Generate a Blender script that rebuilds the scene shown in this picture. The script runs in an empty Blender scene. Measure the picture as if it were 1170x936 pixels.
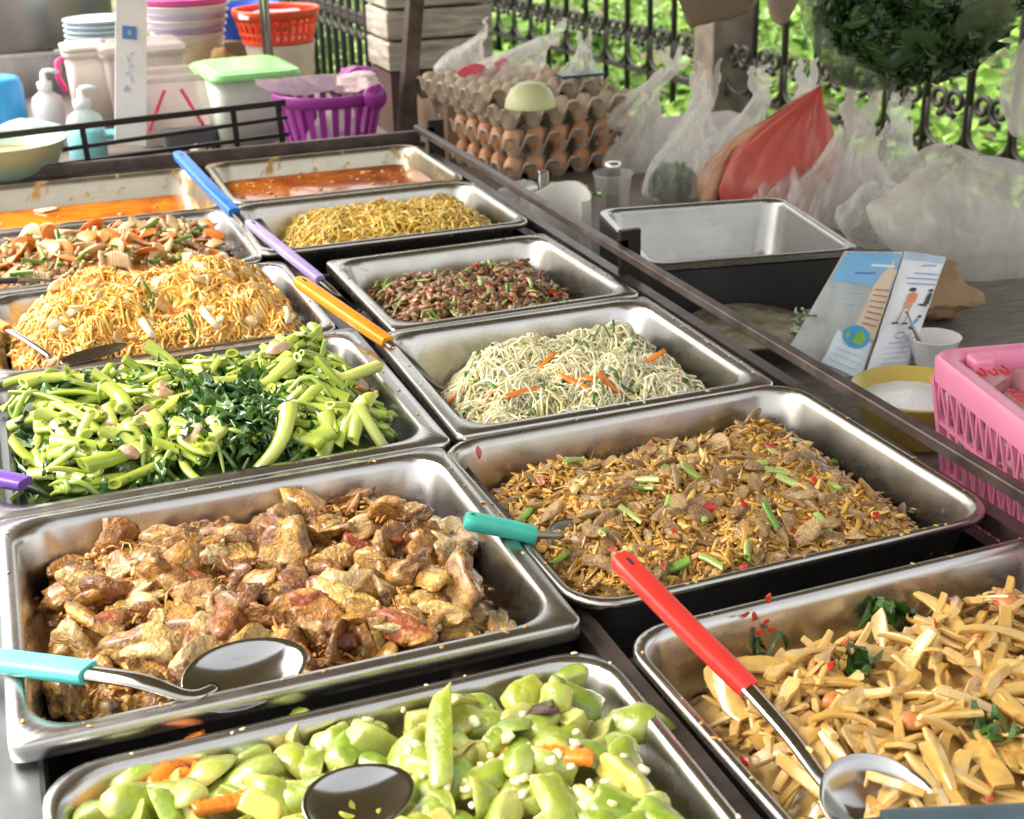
import bpy, math, random
import numpy as np
from mathutils import Vector, Matrix, noise as mnoise, Euler
random.seed(7); RNG = np.random.default_rng(7)
SC = bpy.context.scene; COL = SC.collection
PI = math.pi
# ------------------------------------------------------------------ camera model (units before the final resize; z = 0 is the plane of the tray rims)
CF, CP, CR, CY, CH = 1584.93, 0.394031, -0.026713, -0.347745, 0.741232
_F = np.array([-math.sin(CY)*math.cos(CP), math.cos(CY)*math.cos(CP), -math.sin(CP)])
_r0 = np.array([math.cos(CY), math.sin(CY), 0.0]); _u0 = np.cross(_r0, _F)
_R = math.cos(CR)*_r0 + math.sin(CR)*_u0; _U = -math.sin(CR)*_r0 + math.cos(CR)*_u0
CAM = np.array([0, 0, CH])
def ray(px, py):
    d = _F*CF + _R*(px-585) - _U*(py-468); return d/np.linalg.norm(d)
def un(px, py, z):                       # point on the level plane z
    d = ray(px, py); t = (z-CH)/d[2]; return CAM + d*t
def uy(px, py, y):                       # point on the upright plane y
    d = ray(px, py); return CAM + d*(y/d[1])
def ux(px, py, x):
    d = ray(px, py); return CAM + d*(x/d[0])

# ------------------------------------------------------------------ mesh helpers
class MB:
    def __init__(s): s.v = []; s.f = []; s.n = 0; s.c = []
    def add(s, v, f, col=None):
        v = np.asarray(v, float).reshape(-1, 3); s.v.append(v)
        n = s.n
        if isinstance(f, np.ndarray): s.f.extend((f+n).tolist())
        else: s.f.extend([[i+n for i in q] for q in f])
        s.n += len(v)
        if col is not None: s.c.append(np.broadcast_to(np.asarray(col, float), (len(v), 4)) if np.ndim(col) == 1 else np.asarray(col, float))
        return s
    def mesh(s, name, mat=None, smooth=True):
        me = bpy.data.meshes.new(name)
        V = np.concatenate(s.v) if s.v else np.zeros((0, 3))
        me.from_pydata(V.tolist(), [], s.f)
        if s.c:
            a = me.color_attributes.new('Col', 'FLOAT_COLOR', 'POINT'); a.data.foreach_set('color', np.concatenate(s.c).ravel())
        if mat: me.materials.append(mat)
        if smooth: me.polygons.foreach_set('use_smooth', [True]*len(me.polygons))
        me.update(); return me
    def build(s, name, mat=None, parent=None, smooth=True):
        o = bpy.data.objects.new(name, s.mesh(name, mat, smooth)); COL.objects.link(o)
        if parent: o.parent = parent
        return o
def tag(o, label=None, cat=None, group=None, kind=None):
    if label: o['label'] = label
    if cat: o['category'] = cat
    if group: o['group'] = group
    if kind: o['kind'] = kind
    return o
def empty(name, loc, rz=0, rot=None):
    o = bpy.data.objects.new(name, None); COL.objects.link(o); o.location = loc; o.rotation_euler = rot if rot else (0, 0, rz); o.empty_display_size = .02
    return o
def sharp(o, ang=35):
    me = o.data; me.polygons.foreach_set('use_smooth', [True]*len(me.polygons))
    try: me.set_sharp_from_angle(angle=math.radians(ang))
    except Exception: pass
    return o
def bevel(o, w, seg=2):
    m = o.modifiers.new('b', 'BEVEL'); m.width = w; m.segments = seg; m.limit_method = 'ANGLE'; m.angle_limit = math.radians(40); return o
BOXF = np.array([[0,3,2,1],[4,5,6,7],[0,1,5,4],[1,2,6,5],[2,3,7,6],[3,0,4,7]])
def box(mb, c, s, rz=0, col=None, M=None):
    x, y, z = [k/2 for k in s]
    v = np.array([[-x,-y,-z],[x,-y,-z],[x,y,-z],[-x,y,-z],[-x,-y,z],[x,-y,z],[x,y,z],[-x,y,z]])
    if M is not None: v = v @ np.array(M).T
    elif rz: v = v @ np.array([[math.cos(rz), math.sin(rz), 0],[-math.sin(rz), math.cos(rz), 0],[0,0,1]])
    return mb.add(v+np.array(c), BOXF, col)
def bar(mb, a, b, w, h, up=(0,0,1), col=None):        # a box beam from a to b
    a = np.array(a, float); b = np.array(b, float); t = b-a; L = np.linalg.norm(t); t /= L
    s = np.cross(t, up); s /= np.linalg.norm(s); u = np.cross(s, t)
    v = []
    for p in (a, b):
        for i, j in ((-1,-1),(1,-1),(1,1),(-1,1)): v.append(p+s*i*w/2+u*j*h/2)
    return mb.add(v, [[0,3,2,1],[4,5,6,7],[0,1,5,4],[1,2,6,5],[2,3,7,6],[3,0,4,7]], col)
def tube(mb, pts, r, n=8, col=None, flat=1.0, up=None, closed=False):
    P = np.array(pts, float); K = len(P); r = np.broadcast_to(np.asarray(r, float), (K,))
    T = np.gradient(P, axis=0) if not closed else (np.roll(P, -1, 0)-np.roll(P, 1, 0))
    T /= np.linalg.norm(T, axis=1)[:, None]+1e-12
    u = np.array(up if up is not None else (0, 0, 1.0), float)
    if abs(T[0]@u) > .95: u = np.array((1.0, 0, 0))
    V = []
    a = np.arange(n)*2*PI/n
    for k in range(K):
        s = np.cross(T[k], u); s /= np.linalg.norm(s)+1e-12; w = np.cross(s, T[k])
        if up is None: u = w
        V.append(P[k] + r[k]*(np.cos(a)[:, None]*s + flat*np.sin(a)[:, None]*w))
    V = np.concatenate(V); F = []
    for k in range(K if closed else K-1):
        k2 = (k+1) % K
        for i in range(n):
            j = (i+1) % n; F.append([k*n+i, k*n+j, k2*n+j, k2*n+i])
    if not closed: F.append(list(range(n))[::-1]); F.append([(K-1)*n+i for i in range(n)])
    return mb.add(V, F, col)
def lathe(mb, prof, c=(0,0,0), n=32, closed_top=False, M=None, col=None):
    a = np.arange(n)*2*PI/n; V = []; F = []
    for r, z in prof: V.append(np.stack([r*np.cos(a), r*np.sin(a), np.full(n, z)], 1))
    V = np.concatenate(V)
    for k in range(len(prof)-1):
        for i in range(n): j = (i+1) % n; F.append([k*n+i, k*n+j, (k+1)*n+j, (k+1)*n+i])
    F.append([i for i in range(n)][::-1]); F.append([(len(prof)-1)*n+i for i in range(n)])
    if M is not None: V = V @ np.array(M).T
    return mb.add(V+np.array(c), F, col)
def ico(sub):
    import bmesh
    bm = bmesh.new(); bmesh.ops.create_icosphere(bm, subdivisions=sub, radius=1)
    v = np.array([q.co[:] for q in bm.verts]); f = np.array([[x.index for x in q.verts] for q in bm.faces]); bm.free(); return v, f
ICO = {k: ico(k) for k in (1, 2, 3, 4)}
def vnoise(V, sc, seed=0):
    return np.array([mnoise.noise(Vector((float(p[0]*sc+seed*3.1), float(p[1]*sc-seed*1.7), float(p[2]*sc+seed*.9)))) for p in V])
def chunk(seed, sc=(1,1,1), cuts=5, na=.18, ns=1.3, sub=2, fine=0.0, depth=(.35, .8)):   # irregular chopped lump of unit size
    R = np.random.default_rng(seed); v, f = ICO[sub]; v = v.copy()
    for _ in range(cuts):
        d = R.normal(size=3); d /= np.linalg.norm(d); h = R.uniform(*depth)
        e = np.maximum(v@d-h, 0); v = v-e[:, None]*d
    v = v*(1+na*vnoise(v, ns, seed))[:, None]
    if fine: v = v*(1+fine*vnoise(v, 5.0, seed+9))[:, None]
    return v*np.array(sc), f
def relax(v, f, it=3, k=.5):
    f = np.asarray(f); e = np.concatenate([f[:, [i, (i+1) % f.shape[1]]] for i in range(f.shape[1])]); e = np.concatenate([e, e[:, ::-1]]); v = v.copy()
    dg = np.bincount(e[:, 0], minlength=len(v))[:, None].astype(float)
    for _ in range(it):
        s = np.zeros_like(v); np.add.at(s, e[:, 0], v[e[:, 1]]); v = v*(1-k)+s/dg*k
    return v
def meat(seed, sc=(1, .7, .5), cuts=7, sub=3, sm=None):          # torn, fibrous lump with cut faces
    R = np.random.default_rng(seed); v, f = chunk(seed, (1, 1, 1), cuts, .3, 1.4, sub, 0, (.3, .75))
    w = v*[1, 2.6, 2.6]; n1 = vnoise(w, 1.5, seed+3); n2 = vnoise(w*[.6, 1, 1], 3.4, seed+7)
    v = v*(1+.22*n1+.13*n2-.10*np.abs(vnoise(v, 2.3, seed+11)))[:, None]; a = R.uniform(-.5, .5); v[:, 2] += a*v[:, 0]**2
    v = relax(v, f, sm if sm is not None else (1 if sub < 3 else 2), .6); return v*np.array(sc)*1.06, f
def rrect(w, d, r, n=6):                 # rounded rectangle centred on 0, counter-clockwise
    r = min(r, w/2-1e-4, d/2-1e-4); out = []
    for cx, cy, a0 in ((w/2-r, d/2-r, 0), (-w/2+r, d/2-r, PI/2), (-w/2+r, -d/2+r, PI), (w/2-r, -d/2+r, 1.5*PI)):
        for k in range(n+1):
            a = a0+k*PI/2/n; out.append((cx+r*math.cos(a), cy+r*math.sin(a)))
    return np.array(out)
def loft(mb, rings, cap0=True, cap1=True, col=None):
    n = len(rings[0]); V = np.concatenate(rings); F = []
    for k in range(len(rings)-1):
        for i in range(n): j = (i+1) % n; F.append([k*n+i, k*n+j, (k+1)*n+j, (k+1)*n+i])
    if cap0: F.append(list(range(n))[::-1])
    if cap1: F.append([(len(rings)-1)*n+i for i in range(n)])
    return mb.add(V, F, col)
def ring3(p, z): return np.column_stack([p, np.full(len(p), z)])

# ------------------------------------------------------------------ materials
def newmat(name):
    m = bpy.data.materials.new(name); m.use_nodes = True; nt = m.node_tree; nt.nodes.clear()
    out = nt.nodes.new('ShaderNodeOutputMaterial'); b = nt.nodes.new('ShaderNodeBsdfPrincipled'); nt.links.new(b.outputs[0], out.inputs[0]); return m, nt, b, out
def N(nt, t, **k):
    n = nt.nodes.new(t)
    for a, v in k.items():
        if a.startswith('i_'): n.inputs[int(a[2:])].default_value = v
        else: setattr(n, a, v)
    return n
def ramp(nt, cols, pos=None, mode='LINEAR'):
    r = nt.nodes.new('ShaderNodeValToRGB'); r.color_ramp.interpolation = mode; e = r.color_ramp.elements
    while len(e) < len(cols): e.new(.5)
    for i, c in enumerate(cols):
        e[i].position = pos[i] if pos else i/(max(1, len(cols)-1)); e[i].color = (*c[:3], 1)
    return r
def noiseN(nt, scale, detail=4, rough=.55, vec=None, dist=0):
    n = nt.nodes.new('ShaderNodeTexNoise'); n.inputs['Scale'].default_value = scale; n.inputs['Detail'].default_value = detail; n.inputs['Roughness'].default_value = rough; n.inputs['Distortion'].default_value = dist
    if vec is None:
        tc = nt.nodes.new('ShaderNodeTexCoord'); vec = tc.outputs['Object']
    nt.links.new(vec, n.inputs['Vector']); return n
def bumpN(nt, b, src, s=.3, d=.002):
    bp = nt.nodes.new('ShaderNodeBump'); bp.inputs['Strength'].default_value = s; bp.inputs['Distance'].default_value = d
    nt.links.new(src, bp.inputs['Height']); nt.links.new(bp.outputs[0], b.inputs['Normal']); return bp
def food(name, cols, rough=.35, nscale=45, lo=.75, hi=1.2, bump=.5, sss=0, mode='LINEAR', coat=0, attr=False, trans=0, alt=None, spec=.5, fine=3.5, bd=.004):
    m, nt, b, out = newmat(name); L = nt.links.new
    g = N(nt, 'ShaderNodeNewGeometry'); oi = N(nt, 'ShaderNodeObjectInfo')
    ad = N(nt, 'ShaderNodeMath', operation='ADD'); L(g.outputs['Random Per Island'], ad.inputs[0]); L(oi.outputs['Random'], ad.inputs[1])
    fr = N(nt, 'ShaderNodeMath', operation='FRACT'); L(ad.outputs[0], fr.inputs[0])
    r = ramp(nt, cols, mode=mode); L(fr.outputs[0], r.inputs[0]); base = r.outputs[0]
    no = noiseN(nt, nscale, 3)
    if alt:                              # blotches of a second colour that belong to the food (skin, browning)
        n2 = noiseN(nt, nscale*alt[2], 3); r2 = ramp(nt, [(0,0,0),(1,1,1)], pos=[alt[1]-.06, alt[1]+.06]); L(n2.outputs[0], r2.inputs[0])
        mx = N(nt, 'ShaderNodeMixRGB'); L(r2.outputs[0], mx.inputs[0]); L(base, mx.inputs[1]); mx.inputs[2].default_value = (*alt[0], 1); base = mx.outputs[0]
    if attr:
        at = N(nt, 'ShaderNodeVertexColor', layer_name='Col'); mx = N(nt, 'ShaderNodeMixRGB', blend_type='MULTIPLY'); mx.inputs[0].default_value = 1; L(base, mx.inputs[1]); L(at.outputs[0], mx.inputs[2]); base = mx.outputs[0]
    mr = N(nt, 'ShaderNodeMapRange'); L(no.outputs[0], mr.inputs[0]); mr.inputs[1].default_value = .3; mr.inputs[2].default_value = .7; mr.inputs[3].default_value = lo; mr.inputs[4].default_value = hi
    mx = N(nt, 'ShaderNodeMixRGB', blend_type='MULTIPLY'); mx.inputs[0].default_value = 1; L(base, mx.inputs[1]); L(mr.outputs[0], mx.inputs[2])
    L(mx.outputs[0], b.inputs['Base Color']); b.inputs['Roughness'].default_value = rough; b.inputs['Specular IOR Level'].default_value = spec
    if coat: b.inputs['Coat Weight'].default_value = coat; b.inputs['Coat Roughness'].default_value = .12
    if sss: b.inputs['Subsurface Weight'].default_value = sss; b.inputs['Subsurface Scale'].default_value = .006; b.inputs['Subsurface Radius'].default_value = (1, .7, .4)
    if trans: b.inputs['Transmission Weight'].default_value = trans
    if bump:
        n5 = noiseN(nt, nscale*fine, 4, .65, dist=.5); ad2 = N(nt, 'ShaderNodeMath', operation='MULTIPLY_ADD'); L(n5.outputs[0], ad2.inputs[0]); ad2.inputs[1].default_value = .6; L(no.outputs[0], ad2.inputs[2])
        bumpN(nt, b, ad2.outputs[0], bump, bd)
    return m
def plain(name, col, rough=.5, metal=0, nscale=0, lo=.85, hi=1.1, bump=0, bd=.002, coat=0, spec=.5, trans=0, alpha=1, detail=5, stretch=None, sheen=0):
    m, nt, b, out = newmat(name); L = nt.links.new
    b.inputs['Base Color'].default_value = (*col, 1); b.inputs['Roughness'].default_value = rough; b.inputs['Metallic'].default_value = metal; b.inputs['Specular IOR Level'].default_value = spec
    b.inputs['Coat Weight'].default_value = coat; b.inputs['Transmission Weight'].default_value = trans; b.inputs['Alpha'].default_value = alpha
    if nscale:
        vec = None
        if stretch:
            tc = N(nt, 'ShaderNodeTexCoord'); mp = N(nt, 'ShaderNodeMapping'); mp.inputs['Scale'].default_value = stretch; L(tc.outputs['Object'], mp.inputs[0]); vec = mp.outputs[0]
        no = noiseN(nt, nscale, detail, vec=vec)
        mr = N(nt, 'ShaderNodeMapRange'); L(no.outputs[0], mr.inputs[0]); mr.inputs[1].default_value = .3; mr.inputs[2].default_value = .7; mr.inputs[3].default_value = lo; mr.inputs[4].default_value = hi
        mx = N(nt, 'ShaderNodeMixRGB', blend_type='MULTIPLY'); mx.inputs[0].default_value = 1; mx.inputs[1].default_value = (*col, 1); L(mr.outputs[0], mx.inputs[2]); L(mx.outputs[0], b.inputs['Base Color'])
        if bump: bumpN(nt, b, no.outputs[0], bump, bd)
    return m
def steel(name, col=(.52, .505, .48), rough=.25, dirt=None):
    m, nt, b, out = newmat(name); L = nt.links.new; b.inputs['Metallic'].default_value = 1
    no = noiseN(nt, 5, 4, .55); r = ramp(nt, [tuple(c*.9 for c in col), col, tuple(min(1, c*1.06) for c in col)], [.3, .5, .75]); L(no.outputs[0], r.inputs[0])
    base = r.outputs[0]
    n2 = noiseN(nt, 14, 7, .62); mr = N(nt, 'ShaderNodeMapRange'); L(n2.outputs[0], mr.inputs[0]); mr.inputs[1].default_value = .3; mr.inputs[2].default_value = .72; mr.inputs[3].default_value = rough-.03; mr.inputs[4].default_value = rough+.07
    L(mr.outputs[0], b.inputs['Roughness'])
    ts = N(nt, 'ShaderNodeTexCoord'); ms = N(nt, 'ShaderNodeMapping'); ms.inputs['Scale'].default_value = (1, 1, 9); L(ts.outputs['Object'], ms.inputs[0]); n7 = noiseN(nt, 7, 5, .7, vec=ms.outputs[0], dist=.3); r7 = ramp(nt, [(0,0,0),(.55,.55,.55)], pos=[.56, .74]); L(n7.outputs[0], r7.inputs[0])
    m7 = N(nt, 'ShaderNodeMixRGB', blend_type='MULTIPLY'); L(r7.outputs[0], m7.inputs[0]); L(base, m7.inputs[1]); m7.inputs[2].default_value = (.72, .62, .48, 1); base = m7.outputs[0]
    if dirt:                              # dried sauce splashes
        n3 = noiseN(nt, dirt[1], 5, .7, dist=.4); r3 = ramp(nt, [(0,0,0),(1,1,1)], pos=[dirt[2], dirt[2]+.05]); L(n3.outputs[0], r3.inputs[0])
        mx = N(nt, 'ShaderNodeMixRGB'); L(r3.outputs[0], mx.inputs[0]); L(base, mx.inputs[1]); mx.inputs[2].default_value = (*dirt[0], 1); base = mx.outputs[0]
        iv = N(nt, 'ShaderNodeMath', operation='SUBTRACT'); iv.inputs[0].default_value = 1; L(r3.outputs[0], iv.inputs[1]); L(iv.outputs[0], b.inputs['Metallic'])
    L(base, b.inputs['Base Color']); ml = N(nt, 'ShaderNodeMapping'); ml.inputs['Scale'].default_value = (2, 160, 160); L(ts.outputs['Object'], ml.inputs[0]); nl = noiseN(nt, 3, 2, .5, vec=ml.outputs[0]); al2 = N(nt, 'ShaderNodeMath', operation='MULTIPLY_ADD'); L(nl.outputs[0], al2.inputs[0]); al2.inputs[1].default_value = .12; L(n2.outputs[0], al2.inputs[2]); bumpN(nt, b, al2.outputs[0], .06, .0012)
    return m
def film(name, col=(.9, .9, .88), alpha=.45, rough=.22, nscale=14, trl=.5):   # thin crinkled plastic
    m, nt, b, out = newmat(name); L = nt.links.new
    b.inputs['Base Color'].default_value = (*col, 1); b.inputs['Roughness'].default_value = rough; b.inputs['Specular IOR Level'].default_value = .7
    tr = N(nt, 'ShaderNodeBsdfTransparent'); tl = N(nt, 'ShaderNodeBsdfTranslucent'); tl.inputs[0].default_value = (*col, 1)
    m1 = N(nt, 'ShaderNodeMixShader'); m1.inputs[0].default_value = trl; L(b.outputs[0], m1.inputs[1]); L(tl.outputs[0], m1.inputs[2])
    m2 = N(nt, 'ShaderNodeMixShader'); L(tr.outputs[0], m2.inputs[1]); L(m1.outputs[0], m2.inputs[2])
    tc = N(nt, 'ShaderNodeTexCoord'); mp = N(nt, 'ShaderNodeMapping'); mp.inputs['Scale'].default_value = (1, 1, .35); L(tc.outputs['Object'], mp.inputs[0])
    no = noiseN(nt, nscale, 5, .6, vec=mp.outputs[0], dist=1.2); mr = N(nt, 'ShaderNodeMapRange'); L(no.outputs[0], mr.inputs[0]); mr.inputs[1].default_value = .3; mr.inputs[2].default_value = .7; mr.inputs[3].default_value = alpha-.18; mr.inputs[4].default_value = min(1, alpha+.2)
    L(mr.outputs[0], m2.inputs[0]); L(m2.outputs[0], out.inputs[0])
    nr = noiseN(nt, nscale*.8, 4, .55, vec=mp.outputs[0], dist=.6); nr.noise_type = 'RIDGED_MULTIFRACTAL'; bp = bumpN(nt, b, nr.outputs[0], .8, .012)
    return m

M = {}
M['steel'] = steel('brushed_steel', dirt=((.3, .19, .08), 24, .75)); M['steel_dark'] = steel('dull_steel', (.3, .29, .27), .38)
M['steel_soup'] = steel('soup_stained_steel', (.46, .42, .33), .28, dirt=((.42, .27, .06), 17, .56))
M['steel_spot'] = steel('spotted_steel', (.49, .47, .425), .26, dirt=((.3, .15, .04), 42, .69))
M['spoon'] = steel('polished_steel', (.5, .49, .47), .12)
M['iron'] = plain('dark_painted_iron', (.016, .012, .011), .5, .3, 30, .7, 1.4, .3)
M['brownbar'] = plain('worn_brown_steel', (.11, .085, .075), .42, .6, 22, .6, 1.5, .2)
M['black'] = plain('black_shadow_metal', (.02, .02, .02), .5, 0, 12, .7, 1.3)
# ------------------------------------------------------------------ trays
# name: x, y (near left corner), width, depth, turn in degrees, rim height, flange, outer radius, material, depth below rim
TR = {
 'P': (.478, 1.132, .537, .461, 1.2, .006, .011, .055, 'steel_spot', .135),
 'C': (-.078, 1.105, .549, .471, -.2, .012, .020, .014, 'steel', .13),
 'S': (.503, 1.598, .476, .440, -.4, .010, .022, .012, 'steel', .13),
 'N': (.541, 2.049, .444, .430, 1.0, .008, .018, .010, 'steel_spot', .13),
 'G': (.430, 2.578, .556, .400, -.6, .010, .014, .03, 'steel_spot', .13),
 'O': (.454, 3.012, .541, .440, -.4, .006, .014, .04, 'steel_soup', .13),
 'M': (-.096, 1.592, .590, .500, .3, .006, .026, .014, 'steel', .13),
 'K': (-.056, .652, .536, .432, -.1, -.004, .014, .05, 'steel', .13),
 'B': (.502, .648, .553, .432, 1.0, .006, .011, .05, 'steel', .13),
 'L': (-.11, 3.000, .545, .440, -.9, .006, .014, .04, 'steel_soup', .13),
 'Y': (-.075, 2.112, .545, .436, .2, .0, .016, .03, 'steel', .13),
 'W': (-.10, 2.562, .535, .430, -.4, .004, .014, .03, 'steel', .13),
}
TLAB = {
 'P': 'steel serving tray of shredded meat and glass noodles beside the long steel rail',
 'C': 'steel serving tray of brown braised chicken under the aqua handled serving spoon',
 'S': 'steel serving tray holding pale stir fried bean sprouts',
 'N': 'steel serving tray holding minced brown meat with chillies',
 'G': 'steel serving tray holding yellow shredded noodles with green strips',
 'O': 'steel tray of red orange curry at the far corner beside the purple basket',
 'M': 'steel serving tray full of bright green water spinach stems',
 'K': 'steel serving tray of green cucumber chunks in cloudy sauce',
 'B': 'steel serving tray of pale bamboo shoot strips with the red handled spoon',
 'L': 'half empty steel tray of thin orange curry with stained walls',
 'Y': 'steel serving tray heaped with golden fried noodles',
 'W': 'steel serving tray of mixed carrot, squid and green beans behind the golden noodles',
}
SKIRT = {'C': .021, 'M': .021, 'S': .022, 'N': .02, 'Y': .016, 'W': .014, 'G': .014}
class Tray:
    def __init__(s, k):
        s.k = k; s.x, s.y, s.w, s.d, a, s.z, s.fl, s.ro, s.mat, s.dep = TR[k]; s.a = math.radians(a)
        s.ca, s.sa = math.cos(s.a), math.sin(s.a)
        s.c = s.plan(s.w/2, s.d/2); s.ri = .05
        s.build()
    def plan(s, u, v): return np.array([s.x+u*s.ca-v*s.sa, s.y+u*s.sa+v*s.ca])
    def local(s, X, Y):
        dx, dy = X-s.x, Y-s.y; return dx*s.ca+dy*s.sa, -dx*s.sa+dy*s.ca
    def build(s):
        mb = MB(); w, d, z, fl = s.w, s.d, 0.0, s.fl
        iw, idp = w-2*fl, d-2*fl; R = []
        tp = .028                        # how far each wall leans in by the bottom
        def q(off, r, zz): R.append(ring3(rrect(w-2*off, d-2*off, r), zz))
        sk = SKIRT.get(s.k, .011); q(.002, s.ro, -sk); q(0, s.ro, -sk+.002); q(0, s.ro, -.003); q(.002, s.ro, 0)
        q(fl-.004, s.ri+.003, .0005); q(fl-.001, s.ri, -.0015); q(fl+.002, s.ri, -.006)
        q(fl+.004, s.ri, -.012)
        for t in (.25, .5, .75): q(fl+.004+tp*.8*t, s.ri+.004, -.012-(s.dep-.03)*t)
        q(fl+.004+tp*.8, s.ri+.004, -s.dep+.018); q(fl+.008+tp, s.ri, -s.dep+.006); q(fl+.018+tp, s.ri-.006, -s.dep)
        loft(mb, R, False, True)
        R2 = []
        def q2(off, r, zz): R2.append(ring3(rrect(w-2*off, d-2*off, r), zz))
        q2(.002, s.ro, -sk); q2(.004, s.ro, -.0035); q2(fl, s.ri+.003, -.004); q2(fl+.0025, s.ri, -.013); q2(fl+.002+tp*.8, s.ri+.006, -s.dep+.016); q2(fl+.014+tp, s.ri-.004, -s.dep-.003)
        mb2 = MB(); loft(mb2, R2[::-1], True, False)
        mb.add(np.concatenate(mb2.v), mb2.f)
        o = mb.build('serving_tray', M[s.mat]); o.location = (*s.c, s.z); o.rotation_euler = (0, 0, s.a); sharp(o, 60)
        tag(o, TLAB[s.k], 'tray', 'steel serving trays on the stall'); s.o = o
    def inner(s, z):                     # wall inset at absolute height z
        t = min(1, max(0, (s.z-.012-z)/(s.dep-.03))); return s.fl+.004+.0225*t
T = {k: Tray(k) for k in TR}

# ------------------------------------------------------------------ heaps of food
def sdf_poly(P, X, Y):                   # signed distance, positive inside
    P = np.array(P); n = len(P); D = np.full(X.shape, 1e9); ins = np.zeros(X.shape, bool)
    for i in range(n):
        a = P[i]; b = P[(i+1) % n]; e = b-a; wx, wy = X-a[0], Y-a[1]
        t = np.clip((wx*e[0]+wy*e[1])/(e@e+1e-12), 0, 1); D = np.minimum(D, np.hypot(wx-t*e[0], wy-t*e[1]))
        c = ((a[1] > Y) != (b[1] > Y)) & (X < (b[0]-a[0])*(Y-a[1])/(b[1]-a[1]+1e-12)+a[0]); ins ^= c
    return np.where(ins, D, -D)
class Heap:
    def __init__(s, k, zb, H, Rd, poly=None, bumps=(), lump=.012, lsc=14, seed=1, margin=.004, wallf=.4):
        s.t = T[k]; s.zb = zb; s.H = H; s.Rd = Rd; s.seed = seed; s.lump = lump; s.lsc = lsc; s.wallf = wallf
        s.poly = [un(px, py, zb)[:2] for px, py in poly] if poly else None
        s.bumps = [(*un(px, py, zb+dz*.5)[:2], dz, r) for px, py, dz, r in bumps]; s.margin = margin
        s.ph = np.random.default_rng(seed).uniform(0, 6, 12)
    def ins(s, X, Y, z=None):
        t = s.t; u, v = t.local(X, Y); m = t.inner(s.zb if z is None else z)+s.margin
        w, d = t.w-2*m, t.d-2*m; r = t.ri; qx = np.abs(u-t.w/2)-w/2+r; qy = np.abs(v-t.d/2)-d/2+r
        return -(np.hypot(np.maximum(qx, 0), np.maximum(qy, 0))+np.minimum(np.maximum(qx, qy), 0)-r)
    def h(s, X, Y):
        X = np.asarray(X, float); Y = np.asarray(Y, float); di = s.ins(X, Y)
        dp = sdf_poly(s.poly, X, Y) if s.poly else np.full(X.shape, 9.0)
        f = lambda d: 1-(1-np.clip(d/s.Rd, 0, 1))**2
        hp = np.where(dp > 0, f(dp), np.clip(dp, -.06, 0)/.06*.9)
        wl = s.wallf+(1-s.wallf)*f(di)   # the heap is lower at the tray's walls
        z = s.zb+s.H*np.where(hp > 0, np.minimum(hp, wl), hp)
        k = s.lsc; p = s.ph
        n = np.sin(X*k*2.1+p[0]+1.3*np.sin(Y*k*1.3+p[1]))*np.sin(Y*k*2.3+p[2]+1.1*np.sin(X*k*1.7+p[3])) + .5*np.sin(X*k*4.7+p[4])*np.sin(Y*k*5.3+p[5]+X*k)
        z = z+s.lump*n*np.clip((np.minimum(dp, di)+.03)/.06, .15, 1)
        for bx, by, dz, r in s.bumps: z = z+dz*np.exp(-((X-bx)**2+(Y-by)**2)/(r*r))
        return z
    def normal(s, X, Y, e=.006):
        gx = (s.h(X+e, Y)-s.h(X-e, Y))/(2*e); gy = (s.h(X, Y+e)-s.h(X, Y-e))/(2*e)
        n = np.stack([-gx, -gy, np.ones_like(gx)], -1); return n/np.linalg.norm(n, axis=-1)[..., None]
    def sample(s, n, inset=0.0, rng=RNG):
        t = s.t; out = []
        tot = 0
        while tot < n:
            u = rng.uniform(t.fl, t.w-t.fl, 4*n); v = rng.uniform(t.fl, t.d-t.fl, 4*n)
            X = t.x+u*t.ca-v*t.sa; Y = t.y+u*t.sa+v*t.ca
            ok = s.ins(X, Y) > inset
            if s.poly: ok &= sdf_poly(s.poly, X, Y) > inset*.3
            P = np.stack([X[ok], Y[ok]], 1); out.append(P); tot += len(P)
        return np.concatenate(out)[:n]
    def hit(s, px, py):                  # where the sight line of a photo pixel meets the heap
        d = ray(px, py); t0 = (s.t.z+.12-CH)/d[2]
        for k in range(600):
            p = CAM+d*(t0+k*.001)
            if p[2] <= float(s.h(p[0], p[1])): return p
        return un(px, py, s.zb)
    def surface(s, name, mat, drop=.006, nx=90, ny=76, label=None, rough=.004, parent=None):
        t = s.t; m = t.inner(s.zb)+.0; U, Vv = np.meshgrid(np.linspace(m-.004, t.w-m+.004, nx), np.linspace(m-.004, t.d-m+.004, ny))
        # pull the grid's corners in so they follow the tray's round corners
        X = t.x+U*t.ca-Vv*t.sa; Y = t.y+U*t.sa+Vv*t.ca
        Z = s.h(X, Y)-drop; V = np.stack([X, Y, Z], -1).reshape(-1, 3)
        if rough: V[:, 2] += rough*vnoise(V, 60, s.seed)
        di = (s.ins(X, Y)+.008).ravel(); keep = di > 0
        idx = np.arange(nx*ny).reshape(ny, nx); F = np.stack([idx[:-1, :-1], idx[:-1, 1:], idx[1:, 1:], idx[1:, :-1]], -1).reshape(-1, 4)
        F = F[keep[F].all(1)]
        o = MB().add(V, F).build(name, mat)
        tag(o, label, None, kind='stuff'); return o
def rotm(n, yaw, tilt=None, rng=RNG):    # frames: z along the (tilted) normals, x at yaw
    n = n+ (rng.normal(size=n.shape)*tilt if tilt else 0); n = n/np.linalg.norm(n, axis=1)[:, None]
    x = np.stack([np.cos(yaw), np.sin(yaw), np.zeros_like(yaw)], 1); x -= (x*n).sum(1)[:, None]*n; x /= np.linalg.norm(x, axis=1)[:, None]
    y = np.cross(n, x); return np.stack([x, y, n], 2)      # columns
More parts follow.
